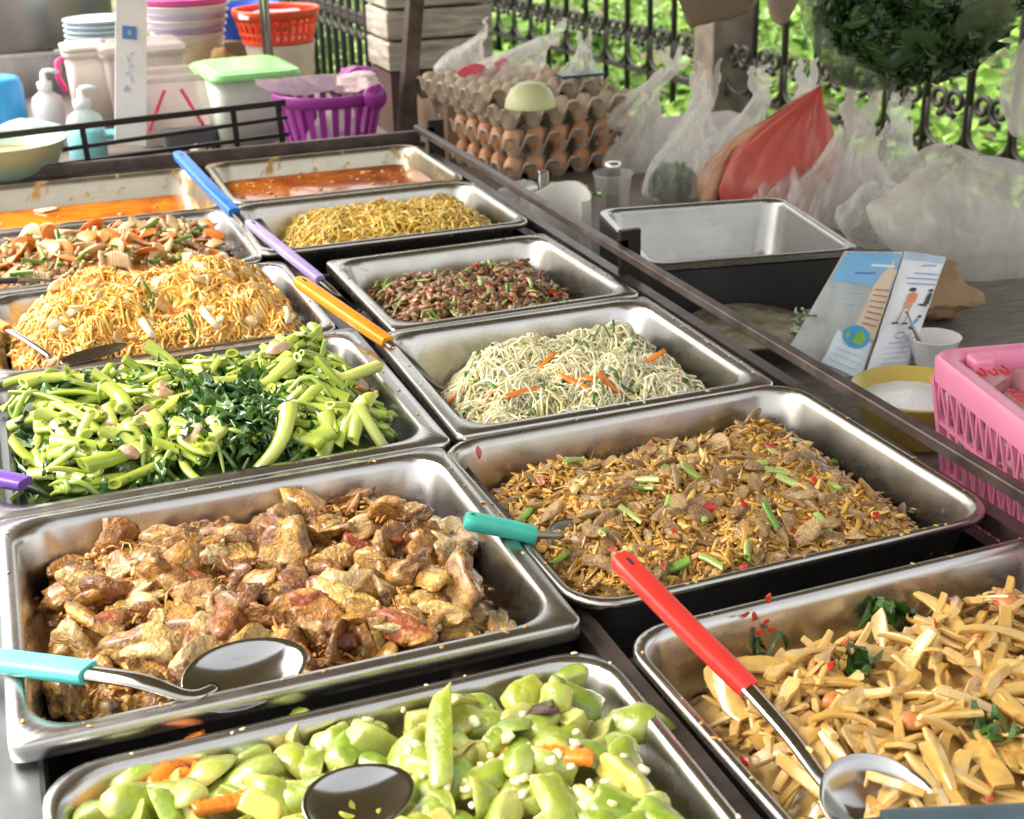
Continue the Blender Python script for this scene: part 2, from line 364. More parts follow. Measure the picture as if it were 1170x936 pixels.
def scatter(mb, tpl, P, Rm, S, col=None):     # many small pieces into one mesh
    S = np.asarray(S, float); S = S[:, None] if S.ndim == 1 else S
    for k, (v, f) in enumerate(tpl):
        sel = np.arange(k, len(P), len(tpl))
        if not len(sel): continue
        V = np.einsum('nij,nkj->nki', Rm[sel], v[None]*S[sel][:, None, :])+P[sel][:, None]
        n0 = mb.n; nv = len(v); F = (np.asarray(f)[None]+(np.arange(len(sel))*nv)[:, None, None]).reshape(-1, np.asarray(f).shape[1])
        c = None
        if col is not None: c = np.repeat(col[sel], nv, 0)
        mb.add(V.reshape(-1, 3), F, c)
    return mb
def strands(mb, H, n, L, r, K=9, curl=.5, lift=.006, ns=5, sub=None, pts=None, wav=.6, r_var=.2, over=0.0, flat=1.0, rng=RNG):
    P = H.sample(n, .004) if pts is None else pts; n = len(P)
    th = rng.uniform(0, 2*PI, n); cv = rng.normal(size=n)*curl; st = (L*rng.uniform(.6, 1.3, n))/(K-1)
    pts3 = np.zeros((n, K, 3)); q = P.copy(); lv = rng.uniform(-.3, 1.0, n)*lift; z0 = None
    ph = rng.uniform(0, 6, n)
    for k in range(K):
        pts3[:, k, :2] = q; pts3[:, k, 2] = H.h(q[:, 0], q[:, 1])+lv+lift*.7*np.sin(ph+k*wav*1.4)
        th = th+cv+rng.normal(size=n)*curl*.6
        nq = q+np.stack([np.cos(th), np.sin(th)], 1)*st[:, None]
        bad = H.ins(nq[:, 0], nq[:, 1]) < r
        th = np.where(bad, th+2.2, th); q = np.where(bad[:, None], q, nq)
        q = q + bad[:, None]*1e-4
    T3 = np.gradient(pts3, axis=1); T3 /= np.linalg.norm(T3, axis=2)[..., None]+1e-9
    up = np.array([0, 0, 1.0]); s = np.cross(T3, up); s /= np.linalg.norm(s, axis=2)[..., None]+1e-9; w = np.cross(s, T3)
    a = np.arange(ns)*2*PI/ns; rr = r*rng.uniform(1-r_var, 1+r_var, n)
    taper = np.ones(K); taper[0] = taper[-1] = .45
    V = pts3[:, :, None, :]+(rr[:, None]*taper[None])[:, :, None, None]*(np.cos(a)[None, None, :, None]*s[:, :, None]+flat*np.sin(a)[None, None, :, None]*w[:, :, None])
    F = []
    base = np.arange(K*ns).reshape(K, ns)
    f = np.stack([base[:-1], np.roll(base, -1, 1)[:-1], np.roll(base, -1, 1)[1:], base[1:]], -1).reshape(-1, 4)
    F = (f[None]+(np.arange(n)*K*ns)[:, None, None]).reshape(-1, 4)
    mb.add(V.reshape(-1, 3), F); return mb
def pieces(H, meshes, name, n, size, label, cat, group, tilt=.35, lift=.0, P=None, yaw=None, sc=None, rng=RNG, gap=0, inset=.012, flatten=1.0):
    """Countable pieces of food: each one an object of its own."""
    if P is None:
        P = H.sample(n*9, inset); keep = []
        if gap:
            for p in P:
                if all((p[0]-k[0])**2+(p[1]-k[1])**2 > gap*gap for k in keep): keep.append(p)
                if len(keep) >= n: break
            P = np.array(keep)
        else: P = P[:n]
    n = len(P); yaw = rng.uniform(0, 2*PI, n) if yaw is None else np.asarray(yaw, float)
    Rm = rotm(H.normal(P[:, 0], P[:, 1]), yaw, tilt, rng); Z = H.h(P[:, 0], P[:, 1])
    out = []
    for i in range(n):
        o = bpy.data.objects.new(name, meshes[i % len(meshes)]); COL.objects.link(o)
        k = size*rng.uniform(.8, 1.2)*(sc[i] if sc is not None else 1)
        lf = lift if np.isscalar(lift) else rng.uniform(*lift)
        o.matrix_world = Matrix.Translation((P[i, 0], P[i, 1], Z[i]+lf)) @ Matrix(Rm[i].tolist()).to_4x4() @ Matrix.Diagonal((k, k, k*flatten, 1))
        tag(o, label, cat, group); out.append(o)
    return out
def at_px(H, lst): return np.array([H.hit(px, py)[:2] for px, py in lst])
def mesh_of(tpl, name, mat, smooth=True, ang=None):
    out = []
    for v, f in tpl:
        me = MB().add(v, f).mesh(name, mat, smooth)
        if ang:
            try: me.set_sharp_from_angle(angle=math.radians(ang))
            except Exception: pass
        out.append(me)
    return out
def sauce(k, z, mat, name, label, spread=0):
    t = T[k]; m = t.inner(z)-.0012; p = rrect(t.w-2*m, t.d-2*m, t.ri+.004, 8)
    o = bpy.data.objects.new(name, None)
    n = 40; mb = MB(); U = np.linspace(1, .02, 14)
    rings = [np.column_stack([p*u, np.full(len(p), 0.0)]) for u in U]
    for R_ in rings[1:]: R_[:, 2] = .0012*vnoise(R_+[t.x, t.y, 0], 22, 3)
    loft(mb, rings, False, True); o = mb.build(name, mat); o.location = (*t.c, z); o.rotation_euler = (0, 0, t.a)
    return tag(o, label, None, kind='stuff')
def ribbon_tpl(seed, L=1, w=.25, K=8, crinkle=.25, thick=.02):    # crumpled cooked leaf
    R = np.random.default_rng(seed); V = []; a = R.uniform(-.5, .5); th = 0; p = np.array([-L/2, 0, 0.0])
    for k in range(K):
        t = k/(K-1); ww = w*math.sin(PI*(.12+.83*t))**.7*(1+.3*R.normal()*.5)
        th += R.normal()*.45; z = crinkle*.35*math.sin(t*7+seed)+.1*R.normal()*crinkle
        c = np.array([-L/2+L*t, .25*crinkle*math.sin(th*2), z]); roll = R.normal()*.7
        for j, yy in enumerate((-1, -.45, 0, .45, 1)):
            V.append(c+np.array([0, ww*yy*math.cos(roll), ww*yy*math.sin(roll)+crinkle*.25*R.normal()*(abs(yy)+.2)]))
    F = []
    for k in range(K-1):
        for j in range(4): F.append([k*5+j, k*5+j+1, (k+1)*5+j+1, (k+1)*5+j])
    return np.array(V), np.array(F)
def strip_tpl(seed, L=1, w=.14, t=.09, bend=.25, K=7, taper=.6):   # slightly bent flat strip with cut ends
    R = np.random.default_rng(seed); V = []; b = R.uniform(-1, 1)*bend; b2 = R.uniform(-1, 1)*bend*.5; tw = R.uniform(-.5, .5); tp = R.uniform(taper, 1); flip = R.uniform() < .5
    for k in range(K):
        u = k/(K-1); q = (u-.5)*2; x = L*(u-.5); y = b*(1-q*q)*L*.5; z = b2*(1-q*q)*L*.5
        ww = w*(tp+(1-tp)*(u if flip else 1-u))*(1+.06*R.normal()); tt = t*(1+.08*R.normal()); a = tw*q
        e = .82 if k in (0, K-1) else 1
        for sy, sz in ((-1,-.6),(-.75,-1),(.75,-1),(1,-.6),(1,.6),(.75,1),(-.75,1),(-1,.6)):
            yy, zz = sy*ww/2*e, sz*tt/2*e; V.append((x, y+yy*math.cos(a)-zz*math.sin(a), z+yy*math.sin(a)+zz*math.cos(a)))
    F = []
    for k in range(K-1):
        for i in range(8): j = (i+1) % 8; F.append([k*8+i, (k+1)*8+i, (k+1)*8+j, k*8+j])
    return np.array(V), F+[list(range(8)), [(K-1)*8+i for i in range(8)][::-1]]
def rod_tpl(seed, L=1, r=.1, bend=.2, hollow=True, K=7, n=10, oval=.75):
    R = np.random.default_rng(seed); b = R.uniform(-1, 1)*bend; b2 = R.uniform(-.4, .4)*bend; sl0, sl1 = R.uniform(-.7, .7, 2); V = []
    tp = R.uniform(.75, 1)
    rings = [(k/(K-1), 1.0) for k in range(K)]
    if hollow: rings = [(.06, .55)]+[(0, .6), (0, .92)]+[(k/(K-1), 1) for k in range(K)]+[(1, .92), (1, .6), (.94, .55)]
    nr = len(rings)
    for u, s in rings:
        q = (u-.5)*2; rr = r*s*(tp+(1-tp)*u)
        for i in range(n):
            a = 2*PI*i/n; yy, zz = rr*math.cos(a), rr*oval*math.sin(a); x = L*(u-.5)+(sl0*yy if u < .2 else 0)+(sl1*yy if u > .8 else 0)
            V.append((x, yy+b*(1-q*q)*L*.5, zz+b2*(1-q*q)*L*.5))
    F = []
    for k in range(nr-1):
        for i in range(n): j = (i+1) % n; F.append([k*n+i, (k+1)*n+i, (k+1)*n+j, k*n+j])
    F += [list(range(n)), [(nr-1)*n+i for i in range(n)][::-1]]
    return np.array(V), F
# ------------------------------------------------------------------ C: braised chicken
M['chicken'] = food('braised_chicken', [(.28,.085,.008),(.56,.25,.03),(.72,.38,.065),(.84,.55,.16),(.58,.25,.028),(.88,.65,.28),(.38,.12,.01),(.76,.43,.08)], .24, 1.5, .45, 1.3, 1, coat=.6, alt=((.22,.08,.015), .56, .8), bd=.012, fine=3)
M['chicken_bit'] = food('braised_shreds', [(.34,.12,.018),(.62,.31,.06),(.76,.44,.11),(.46,.17,.025)], .32, 60, .6, 1.25, .7, coat=.4)
M['skin'] = food('glazed_skin', [(.16,.018,.004),(.36,.06,.006),(.5,.14,.012)], .24, 1.6, .5, 1.3, .9, coat=.3, alt=((.55,.26,.07), .58, .9), bd=.01)
M['gravy'] = plain('brown_gravy', (.34,.16,.045), .12, 0, 14, .7, 1.3, .3, .002, coat=.6)
M['peanut'] = food('peanut', [(.62,.42,.2),(.7,.52,.28)], .4, 8, .8, 1.1, .1)
C = Heap('C', -.078, .068, .12, [(45,705),(80,650),(150,595),(235,570),(320,562),(400,555),(480,580),(530,610),(575,655),(640,735),(670,830),(60,960),(40,850)],
         bumps=[(400,600,.022,.05),(250,600,.012,.05),(200,700,.01,.08),(330,600,.008,.04)], lump=.009, lsc=18, seed=3)
sauce('C', -.068, M['gravy'], 'braising_gravy', 'thin brown gravy around the braised chicken')
C.surface('shredded_braised_chicken', M['chicken_bit'], .012, label='shredded braised chicken meat beneath the larger pieces')
ck = mesh_of([meat(s, (1, .46+.08*(s % 6), .36+.07*(s % 4)), 4+s % 5, 3, int(s % 4 == 0)) for s in range(30)], 'braised_chicken_piece', M['chicken'])
pieces(C, ck, 'braised_chicken_piece', 298, .0295, 'glossy brown piece of braised chicken in the tray crossed by the aqua handled spoon', 'chicken piece', 'braised chicken pieces', tilt=.9, lift=(-.004, .016), gap=.0128, sc=np.random.default_rng(5).choice([.6, .8, 1, 1.2, 1.45], 298))
mb = MB(); P = C.sample(2300, .006); Rm = rotm(C.normal(P[:, 0], P[:, 1]), RNG.uniform(0, 6.3, len(P)), .8)
P3 = np.column_stack([P, C.h(P[:, 0], P[:, 1])+RNG.uniform(-.006, .014, len(P))])
scatter(mb, [meat(s+50, (1, .4, .28), 5, 2) for s in range(9)], P3, Rm, RNG.uniform(.004, .0105, len(P)))
strands(mb, C, 380, .03, .0016, K=6, curl=.5, lift=.010)
tag(mb.build('chicken_shreds', M['chicken_bit']), 'loose shreds and crumbs of braised chicken', kind='stuff')
sk = mesh_of([meat(s+90, (1.1, .62, .42), 5, 3, 1) for s in range(5)], 'chicken_skin_piece', M['skin'])
sp = [((418,640),'dark red glazed skin piece near the back wall of the braised chicken tray'),((180,622),'large orange red glazed wing piece at the back of the braised chicken heap'),
 ((220,675),'dark red glazed piece in the middle of the braised chicken heap'),((265,657),'small round dark red piece among pale braised chicken'),((352,708),'deep red glossy skin square above the serving spoon bowl'),
 ((398,742),'orange red glossy piece just beside the serving spoon bowl'),((465,730),'long orange glazed piece near the front rim of the braised chicken tray'),((118,728),'dark reddish piece above the aqua handle neck'),
 ((455,628),'almost black glazed piece high in the braised chicken heap'),((480,640),'curved black brown skin beside the pale tofu like piece')]
for i, (p, lab) in enumerate(sp):
    pieces(C, [sk[i % 5]], 'chicken_skin_piece', 1, .9*(.032, .042, .032, .022, .034, .034, .040, .024, .028, .032)[i], lab, 'chicken skin', 'glazed skin pieces', tilt=.25, lift=.014, P=at_px(C, [p]), yaw=[(-1, .3, -1, 0, 0, .8, -.7, .4, 1.2, -1.3)[i]])
M['palebit'] = food('pale_tofu', [(.74,.52,.22),(.8,.62,.32)], .35, 3, .8, 1.1, .4, coat=.3)
pb = mesh_of([meat(s+130, (1, .65, .45), 7, 3) for s in range(4)], 'pale_chicken_piece', M['palebit'])
pieces(C, pb, 'pale_chicken_piece', 7, .024, 'pale cream piece of chicken breast in the braised chicken heap', 'chicken piece', 'pale braised pieces', tilt=.3, lift=.012, P=at_px(C, [(252,592),(110,685),(285,690),(255,745),(410,608),(500,670),(170,700)]))
pn = mesh_of([chunk(s+150, (1, .62, .55), 0, .1, 1.5, 2) for s in range(3)], 'peanut', M['peanut'])
pieces(C, pn, 'peanut', 26, .0085, 'pale boiled peanut among the braised chicken', 'peanut', 'peanuts in the braised chicken', lift=.012, gap=.03)

# ------------------------------------------------------------------ K: cucumber
M['cuc'] = food('cucumber', [(.95,.9,.8),(1.1,1.05,1),(1.3,1.08,.75),(.7,.8,.6),(1.05,1.1,.9)], .2, 1.6, .82, 1.12, .25, attr=True, sss=.3, coat=.6, fine=3, bd=.008)
M['carrot'] = food('carrot', [(.75,.2,.02),(.85,.28,.03)], .28, 3, .8, 1.1, .3, coat=.4)
M['kgravy'] = plain('cloudy_sauce', (.5,.42,.16), .14, 0, 20, .75, 1.2, .25, .002, coat=.5)
M['egg'] = food('scrambled_egg', [(.85,.8,.55),(.9,.82,.5),(.8,.66,.3)], .35, 40, .8, 1.1, .5)
def cuc(seed):
    R = np.random.default_rng(seed); v, f = ICO[4 if seed % 2 else 3]; v = v.copy()
    v = v/np.maximum(np.abs(v[:, :1]), np.hypot(v[:, 1:2], v[:, 2:3])) ; v[:, 0] *= R.uniform(.55, 1.25)     # squat cylinder along x
    r0 = np.hypot(v[:, 1], v[:, 2]); rind = np.clip((r0-.86)/.1, 0, 1); v[:, 1:] *= (1-.20*np.clip(np.abs(v[:, :1])/np.abs(v[:, 0]).max(), 0, 1)**3)
    v[:, 0] += v[:, 1]*R.uniform(-.35, .35)
    a = R.uniform(-.15, .35)                                           # split lengthwise
    v[:, 2] = np.where(v[:, 2] < -a, -a+(v[:, 2]+a)*.06, v[:, 2]); c0 = (v[:, 2] < -a+.02)
    if R.uniform() < .6:
        b = R.uniform(-.2, .4); c1 = v[:, 1] < -b; v[:, 1] = np.where(c1, -b+(v[:, 1]+b)*.06, v[:, 1]); rind = np.where(c1, 0, rind)
    rind = np.where(c0, 0, rind); ends = np.abs(v[:, 0]) > .98*np.abs(v[:, 0]).max()
    rind = rind*np.clip(1.1-.9*(r0 < .86), 0, 1)
    v *= (1+.07*vnoise(v, 1.5, seed))[:, None]; strip = .5+.5*np.sin(np.arctan2(v[:, 2], v[:, 1])*9+seed)
    g = vnoise(v, 2.2, seed+5); fn = vnoise(v, 5, seed+8)
    dark = np.array([.09,.2,.02]); mid = np.array([.29,.37,.045]); fl = np.array([.64,.6,.24])
    ro = mid*(1-(strip*(.5+g).clip(0, 1))[:, None]*.75)+dark*(strip*(.5+g).clip(0, 1))[:, None]*.75
    flm = fl*(1+.2*fn[:, None])*np.array([.92, 1.0, .8]); rind = np.clip(rind*(1+.25*fn), 0, 1); col = flm*(1-rind[:, None])+ro*rind[:, None]
    v = relax(v, f, 3 if len(v) > 1000 else 1); v = v*(1+.16*vnoise(v, 1.2, seed+21)+.05*vnoise(v, 4.5, seed+22))[:, None]; return v*[1, 1, .8]*1.04, f, np.column_stack([relax(col, f, 3), np.ones(len(v))])
K = Heap('K', -.050, .032, .08, [(85,905),(170,868),(330,822),(450,800),(600,770),(690,790),(790,880),(900,1010),(900,1200),(0,1200),(50,960)], bumps=[(490,850,.018,.07),(640,850,.010,.09)], lump=.006, lsc=16, seed=5)
sauce('K', -.047, M['kgravy'], 'cucumber_sauce', 'cloudy yellowish sauce around the cucumber chunks')
cm = []
for s in range(14):
    v, f, c = cuc(s); cm.append(MB().add(v, f, c).mesh('cucumber_chunk', M['cuc']))
pieces(K, cm, 'cucumber_chunk', 240, .0205, 'soft green cucumber chunk in the tray of cloudy sauce', 'cucumber piece', 'cucumber chunks', tilt=.55, lift=(-.004, .012), gap=.0195, inset=.018)
pieces(K, [MB().add(*[x for x in (lambda q: (q[0]*[2.0, .9, .7], q[1], q[2]))(cuc(31))]).mesh('cucumber_chunk', M['cuc'])], 'cucumber_chunk', 1, .0185, 'large pale curved cucumber slice standing highest in its tray', 'cucumber piece', 'large cucumber slices', tilt=.1, lift=.024, P=at_px(K, [(512,870)]), yaw=[1.3])
for p, lab, yw, sz in [((733,840),'bright green cucumber wedge by the side wall of its tray', 1.9, .022), ((295,888),'square green and white marbled cucumber chunk in the cloudy sauce', .2, .026), ((655,790),'pale yellow rounded cucumber piece near the back wall of its tray', 0, .02), ((350,850),'round bright green cucumber piece nearest the spoonless back edge', 1, .021),((160,905),'flat green cucumber piece topped with scrambled egg', .4, .028)]:
    pieces(K, [cm[int(sz*1000) % 14]], 'cucumber_chunk', 1, sz, lab, 'cucumber piece', 'large cucumber slices', tilt=.15, lift=.008, P=at_px(K, [p]), yaw=[yw])
def wavy(seed):
    v, f = strip_tpl(seed, 1, .2, .1, .15, 25, .9); v = v.copy(); k = np.repeat(np.arange(25), 8); v[:, 2] += .014*np.where(k % 2 == 0, 1, -1); return v, f
cw = mesh_of([wavy(s) for s in range(4)], 'crinkle_cut_carrot', M['carrot'])
for p, yw, lab in [((205,888),.9,'orange crinkle cut carrot stick beside the egg topped cucumber'),((222,905),1.3,'second orange carrot stick crossing the first near the egg'),((270,930),.1,'orange carrot stick half sunk in the sauce'),((625,885),-.55,'orange crinkle cut carrot stick among the cucumber chunks'),((482,900),1.4,'short carrot stick between spoon bowl and pale cucumber slice'),((187,915),.7,'short orange carrot stick under the egg')]:
    pieces(K, [cw[int(p[0]) % 4]], 'carrot_stick', 1, .07 if p[0] != 482 else .045, lab, 'carrot', 'carrot sticks in the cucumber dish', tilt=.05, lift=.016, P=at_px(K, [p]), yaw=[yw], flatten=1.3)
mb = MB()
for ctr, n, sp_ in (((150,895), 26, .012), ((400,855), 14, .012), ((625,905), 20, .02), ((450,830), 14, .03), ((560,900), 16, .03), ((350,870), 10, .03),((700,900),14,.03)):
    q = at_px(K, [ctr])[0]; P = q+RNG.normal(size=(n, 2))*sp_; ok = K.ins(P[:, 0], P[:, 1]) > .01; P = P[ok]
    P3 = np.column_stack([P, K.h(P[:, 0], P[:, 1])+.02+RNG.uniform(-.004, .006, len(P))]); scatter(mb, [chunk(s+200, (1,.8,.7), 0, .5, 2, 2) for s in range(4)], P3, rotm(K.normal(P[:, 0], P[:, 1]), RNG.uniform(0, 6, len(P)), .5), RNG.uniform(.003, .0065, len(P)))
tag(mb.build('scrambled_egg_bits', M['egg']), 'small pale bits of egg and garlic over the cucumber', kind='stuff')
M['plum'] = food('dark_mushroom', [(.05,.015,.02),(.09,.03,.03)], .25, 3, .6, 1.3, .8, coat=.5)
pieces(K, mesh_of([chunk(311, (1,.8,.5), 4, .5, 2, 3, .1)], 'dark_mushroom_piece', M['plum']), 'dark_mushroom_piece', 1, .017, 'nearly black crumpled mushroom piece on the cucumber chunks', 'mushroom', None, lift=.018, P=at_px(K, [(618,832)]))

# ------------------------------------------------------------------ B: bamboo strips
M['bamboo'] = food('bamboo_shoot', [(.5,.28,.06),(.66,.41,.11),(.76,.52,.17),(.6,.35,.08),(.8,.6,.26)], .22, 2.2, .75, 1.15, .35, coat=.6, sss=.1, alt=((.36,.15,.03), .63, 1.0))
M['bgravy'] = plain('bamboo_oil', (.2,.095,.025), .1, 0, 16, .7, 1.3, .2, .002, coat=.8)
M['leaf'] = food('cooked_leaf', [(.025,.07,.012),(.045,.13,.018),(.09,.2,.03),(.03,.08,.012)], .2, 3, .7, 1.2, .5, coat=.5)
M['chili'] = food('red_chilli', [(.5,.02,.01),(.65,.05,.015)], .3, 4, .8, 1.1, .1, coat=.7)
B = Heap('B', -.078, .056, .10, [(725,800),(738,740),(850,735),(925,690),(960,672),(1100,668),(1250,690),(1400,800),(1400,1100),(1000,1150),(900,990),(820,900)], bumps=[(1080,740,.018,.09),(1120,860,.012,.1)], lump=.008, lsc=15, seed=8)
sauce('B', -.084, M['bgravy'], 'bamboo_oil_sauce', 'brown oily sauce under the bamboo shoot strips')
B.surface('fine_bamboo_shreds', M['bamboo'], .016, label='fine bamboo shreds beneath the strips')
bs = mesh_of([strip_tpl(s, 1, .13+.025*(s % 4), .10, .2+.2*(s % 3 == 0), 7, .5) for s in range(15)]+[strip_tpl(s+30, .9, .3, .07, .2, 9, .3) for s in range(7)], 'bamboo_shoot_strip', M['bamboo'], ang=38)
pieces(B, bs, 'bamboo_shoot_strip', 298, .068, 'pale tan bamboo shoot strip in the tray with the red handled spoon', 'bamboo strip', 'bamboo shoot strips', tilt=.28, lift=(-.004, .016), gap=.008, inset=.032)
mb = MB(); strands(mb, B, 160, .06, .0035, K=7, curl=.15, lift=.012, flat=.7); tag(mb.build('thin_bamboo_shreds', M['bamboo']), 'thin bamboo shreds between the strips', kind='stuff')
lf = mesh_of([ribbon_tpl(s, 1, .3, 9, .5) for s in range(8)], 'basil_leaf', M['leaf'])
for g, (p, lab) in enumerate([((858,752),'dark green basil leaves by the back wall above the bamboo strips'),((1005,722),'crumpled dark basil leaves on top of the bamboo heap'),((985,775),'folded green basil leaf lying across bamboo strips'),((1130,848),'small basil leaf tucked between bamboo strips')]):
    q = at_px(B, [p])[0]
    for i in range(5 if g < 2 else 2): pieces(B, [lf[(g*3+i) % 8]], 'basil_leaf', 1, .042, 'dark green crumpled basil leaf among the bamboo strips', 'leaf', 'basil leaves in the bamboo dish', tilt=.5, lift=.018, P=np.array([q+RNG.normal(size=2)*.011]))
ch = mesh_of([meat(s+400, (1, .5, .16), 5, 3, 0) for s in range(4)], 'red_chilli_piece', M['chili'])
pieces(B, ch, 'red_chilli_piece', 22, .0075, 'small glossy red chilli piece on the bamboo strips', 'chilli piece', 'chilli pieces in the bamboo dish', lift=.014, gap=.04)
bq = at_px(B, [(985,905),(1020,925),(975,880)])
pieces(B, bs[:3], 'bamboo_shoot_strip', 3, .045, 'bamboo strip caught in the bowl of the red handled spoon', 'bamboo strip', 'bamboo strips in the spoon bowl', tilt=.2, lift=.026, P=bq)
# chilli flecks stuck on the tray's back wall
for p in [(878,683),(862,704),(876,710),(868,722),(880,718),(851,703)]:
    w = uy(*p, T['B'].y+T['B'].d-.022); o = bpy.data.objects.new('red_chilli_piece', ch[p[0] % 4]); COL.objects.link(o); o.location = w; o.scale = (.006,)*3; o.rotation_euler = (1.3, p[0], 0); tag(o, 'red chilli fleck stuck to the bare steel wall above the bamboo', 'chilli piece', 'chilli flecks on the tray wall')
pb2 = mesh_of([chunk(s+430, (1, .7, .5), 2, .3, 1.5, 2) for s in range(3)], 'shrimp_piece', food('orange_shrimp', [(.6,.2,.05),(.65,.3,.1)], .3, 3, .8, 1.1, .3, coat=.4))
pieces(B, pb2, 'shrimp_piece', 7, .014, 'orange brown shrimp piece among the bamboo strips', 'shrimp piece', 'shrimp pieces in the bamboo dish', lift=.012, P=at_px(B, [(955,815),(1115,742),(1040,838),(1145,800),(1090,905),(1150,700),(830,760)]))

# ------------------------------------------------------------------ M: water spinach
M['stem'] = food('water_spinach_stem', [(.32,.42,.04),(.44,.54,.07),(.58,.64,.15),(.36,.46,.05)], .22, 1.4, .82, 1.15, .12, coat=.5, sss=.15)
M['mgravy'] = plain('green_broth', (.12,.15,.03), .12, 0, 16, .7, 1.3, .2, .002, coat=.6)
Mm = Heap('M', -.05, .062, .09, [(-20,420),(60,405),(200,392),(330,385),(415,395),(450,440),(495,500),(540,560),(400,640),(-60,680),(-120,500)], bumps=[(90,440,.02,.06),(360,440,.014,.06),(20,500,.02,.06)], lump=.008, lsc=16, seed=11)
sauce('M', -.056, M['mgravy'], 'spinach_broth', 'dark green broth under the water spinach')
M['greenbase'] = food('limp_greens', [(.06,.12,.02),(.12,.2,.03)], .3, 60, .5, 1.3, .8, coat=.3)
Mm.surface('limp_greens', M['greenbase'], .024, label='limp dark greens beneath the bright stems')
st = mesh_of([rod_tpl(s, 1+.15*(s % 3), .10+.02*(s % 4), .35, True, 9, 12, .5+.1*(s % 4)) for s in range(12)], 'water_spinach_stem', M['stem'], ang=60)
yawn = np.random.default_rng(4)
P = Mm.sample(1600, .025); keep = []
for p in P:
    if all((p[0]-k[0])**2+(p[1]-k[1])**2 > .0132**2 for k in keep): keep.append(p)
    if len(keep) >= 285: break
P = np.array(keep); dk = at_px(Mm, [(275,480)])[0]; far = np.hypot((P[:, 0]-dk[0])/.05, (P[:, 1]-dk[1])/.09) > 1; P = P[far]
flow = 1.6+1.3*np.sin(P[:, 0]*11+1)+1.2*np.sin(P[:, 1]*13)+yawn.normal(size=len(P))*.5
pieces(Mm, st, 'water_spinach_stem', len(P), .064, 'bright yellow green cut stem in the water spinach tray', 'vegetable stem', 'cut water spinach stems', tilt=.3, lift=(-.002, .016), P=P, yaw=flow)
mb = MB(); tp = [ribbon_tpl(s+40, 1, .26, 9, .6) for s in range(8)]
Pa = Mm.sample(190, .02); Pb = dk+RNG.normal(size=(150, 2))*[.032, .06]; Pb = Pb[Mm.ins(Pb[:, 0], Pb[:, 1]) > .01]
for P_, lf_ in ((Pa, .008), (Pb, .02)):
    P3 = np.column_stack([P_, Mm.h(P_[:, 0], P_[:, 1])+RNG.uniform(0, lf_, len(P_))]); scatter(mb, tp, P3, rotm(Mm.normal(P_[:, 0], P_[:, 1]), RNG.uniform(0, 6, len(P_)), .6), RNG.uniform(.028, .052, len(P_)))
Pc = dk+RNG.normal(size=(200, 2))*[.03, .05]; Pc = Pc[Mm.ins(Pc[:, 0], Pc[:, 1]) > .02]
strands(mb, Mm, 0, .05, .0032, K=7, curl=.3, lift=.018, pts=Pc)
tag(mb.build('wilted_spinach_leaves', M['leaf']), 'dark wilted leaves clumped among the water spinach stems', kind='stuff')
M['thinstem'] = food('thin_green_stem', [(.25,.4,.05),(.4,.52,.1)], .25, 3, .8, 1.1, .1, coat=.4)
mb = MB(); strands(mb, Mm, 90, .085, .0038, K=8, curl=.18, lift=.016, ns=6); tag(mb.build('thin_spinach_stems', M['thinstem']), 'thin leaf stalks between the thick water spinach stems', kind='stuff')
M['pinkmeat'] = food('pork_belly', [(.6,.36,.22),(.68,.45,.3)], .3, 3, .75, 1.15, .4, coat=.4)
pm = mesh_of([meat(s+500, (1, .7, .42), 6, 3) for s in range(5)], 'pork_belly_piece', M['pinkmeat'])
pieces(Mm, pm, 'pork_belly_piece', 14, .017, 'pale pink pork belly piece among the water spinach', 'meat piece', 'pork pieces in the water spinach', tilt=.3, lift=.016, P=at_px(Mm, [(85,408),(128,500),(165,482),(210,512),(222,510),(155,498),(325,490),(188,452),(345,458),(190,460),(160,492),(415,452),(150,530),(95,500)]), sc=[.9]+[1]*13)
pieces(Mm, [pm[2]], 'pork_belly_piece', 1, .026, 'large pale pork piece standing above the stems at the back rim of the spinach tray', 'meat piece', None, tilt=.1, lift=.03, P=at_px(Mm, [(320,418)]))
pieces(Mm, ch, 'red_chilli_piece', 9, .0085, 'small red chilli piece on the water spinach', 'chilli piece', 'chilli pieces in the water spinach', lift=.02, P=at_px(Mm, [(14,455),(35,455),(303,428),(430,462),(410,458),(170,500),(120,480),(250,500),(140,470)]))

# ------------------------------------------------------------------ P: shredded meat with glass noodles
M['pork'] = food('stewed_shreds', [(.28,.12,.018),(.48,.24,.035),(.64,.36,.06),(.74,.47,.11),(.44,.19,.025),(.8,.56,.19)], .26, 40, .6, 1.25, .7, coat=.4)
M['porkpc'] = food('stewed_pieces', [(.3,.15,.045),(.46,.27,.1),(.58,.37,.15),(.66,.46,.21)], .32, 1.8, .6, 1.25, .9, coat=.35, bd=.01)
M['glassn'] = food('glass_noodle', [(.5,.28,.045),(.62,.37,.07),(.42,.2,.025),(.68,.45,.12)], .2, 20, .8, 1.1, .1, coat=.5, sss=.1)
M['onion'] = food('spring_onion', [(.13,.3,.03),(.3,.45,.08),(.5,.55,.2)], .25, 2, .8, 1.15, .2, coat=.5)
M['pgravy'] = plain('brown_juice', (.13,.06,.02), .12, 0, 20, .7, 1.3, .3, .002, coat=.6)
Pp = Heap('P', -.086, .064, .09, [(535,610),(555,560),(610,515),(670,482),(760,476),(850,485),(940,492),(1040,512),(1105,560),(1125,610),(1000,720),(680,840),(600,700)], bumps=[(690,510,.016,.05),(830,520,.012,.06),(1040,550,.016,.04),(600,570,.008,.03)], lump=.009, lsc=20, seed=14)
sauce('P', -.090, M['pgravy'], 'meat_juice', 'dark brown juice around the shredded meat')
Pp.surface('minced_meat_base', M['pork'], .012, label='finely shredded brown meat beneath')
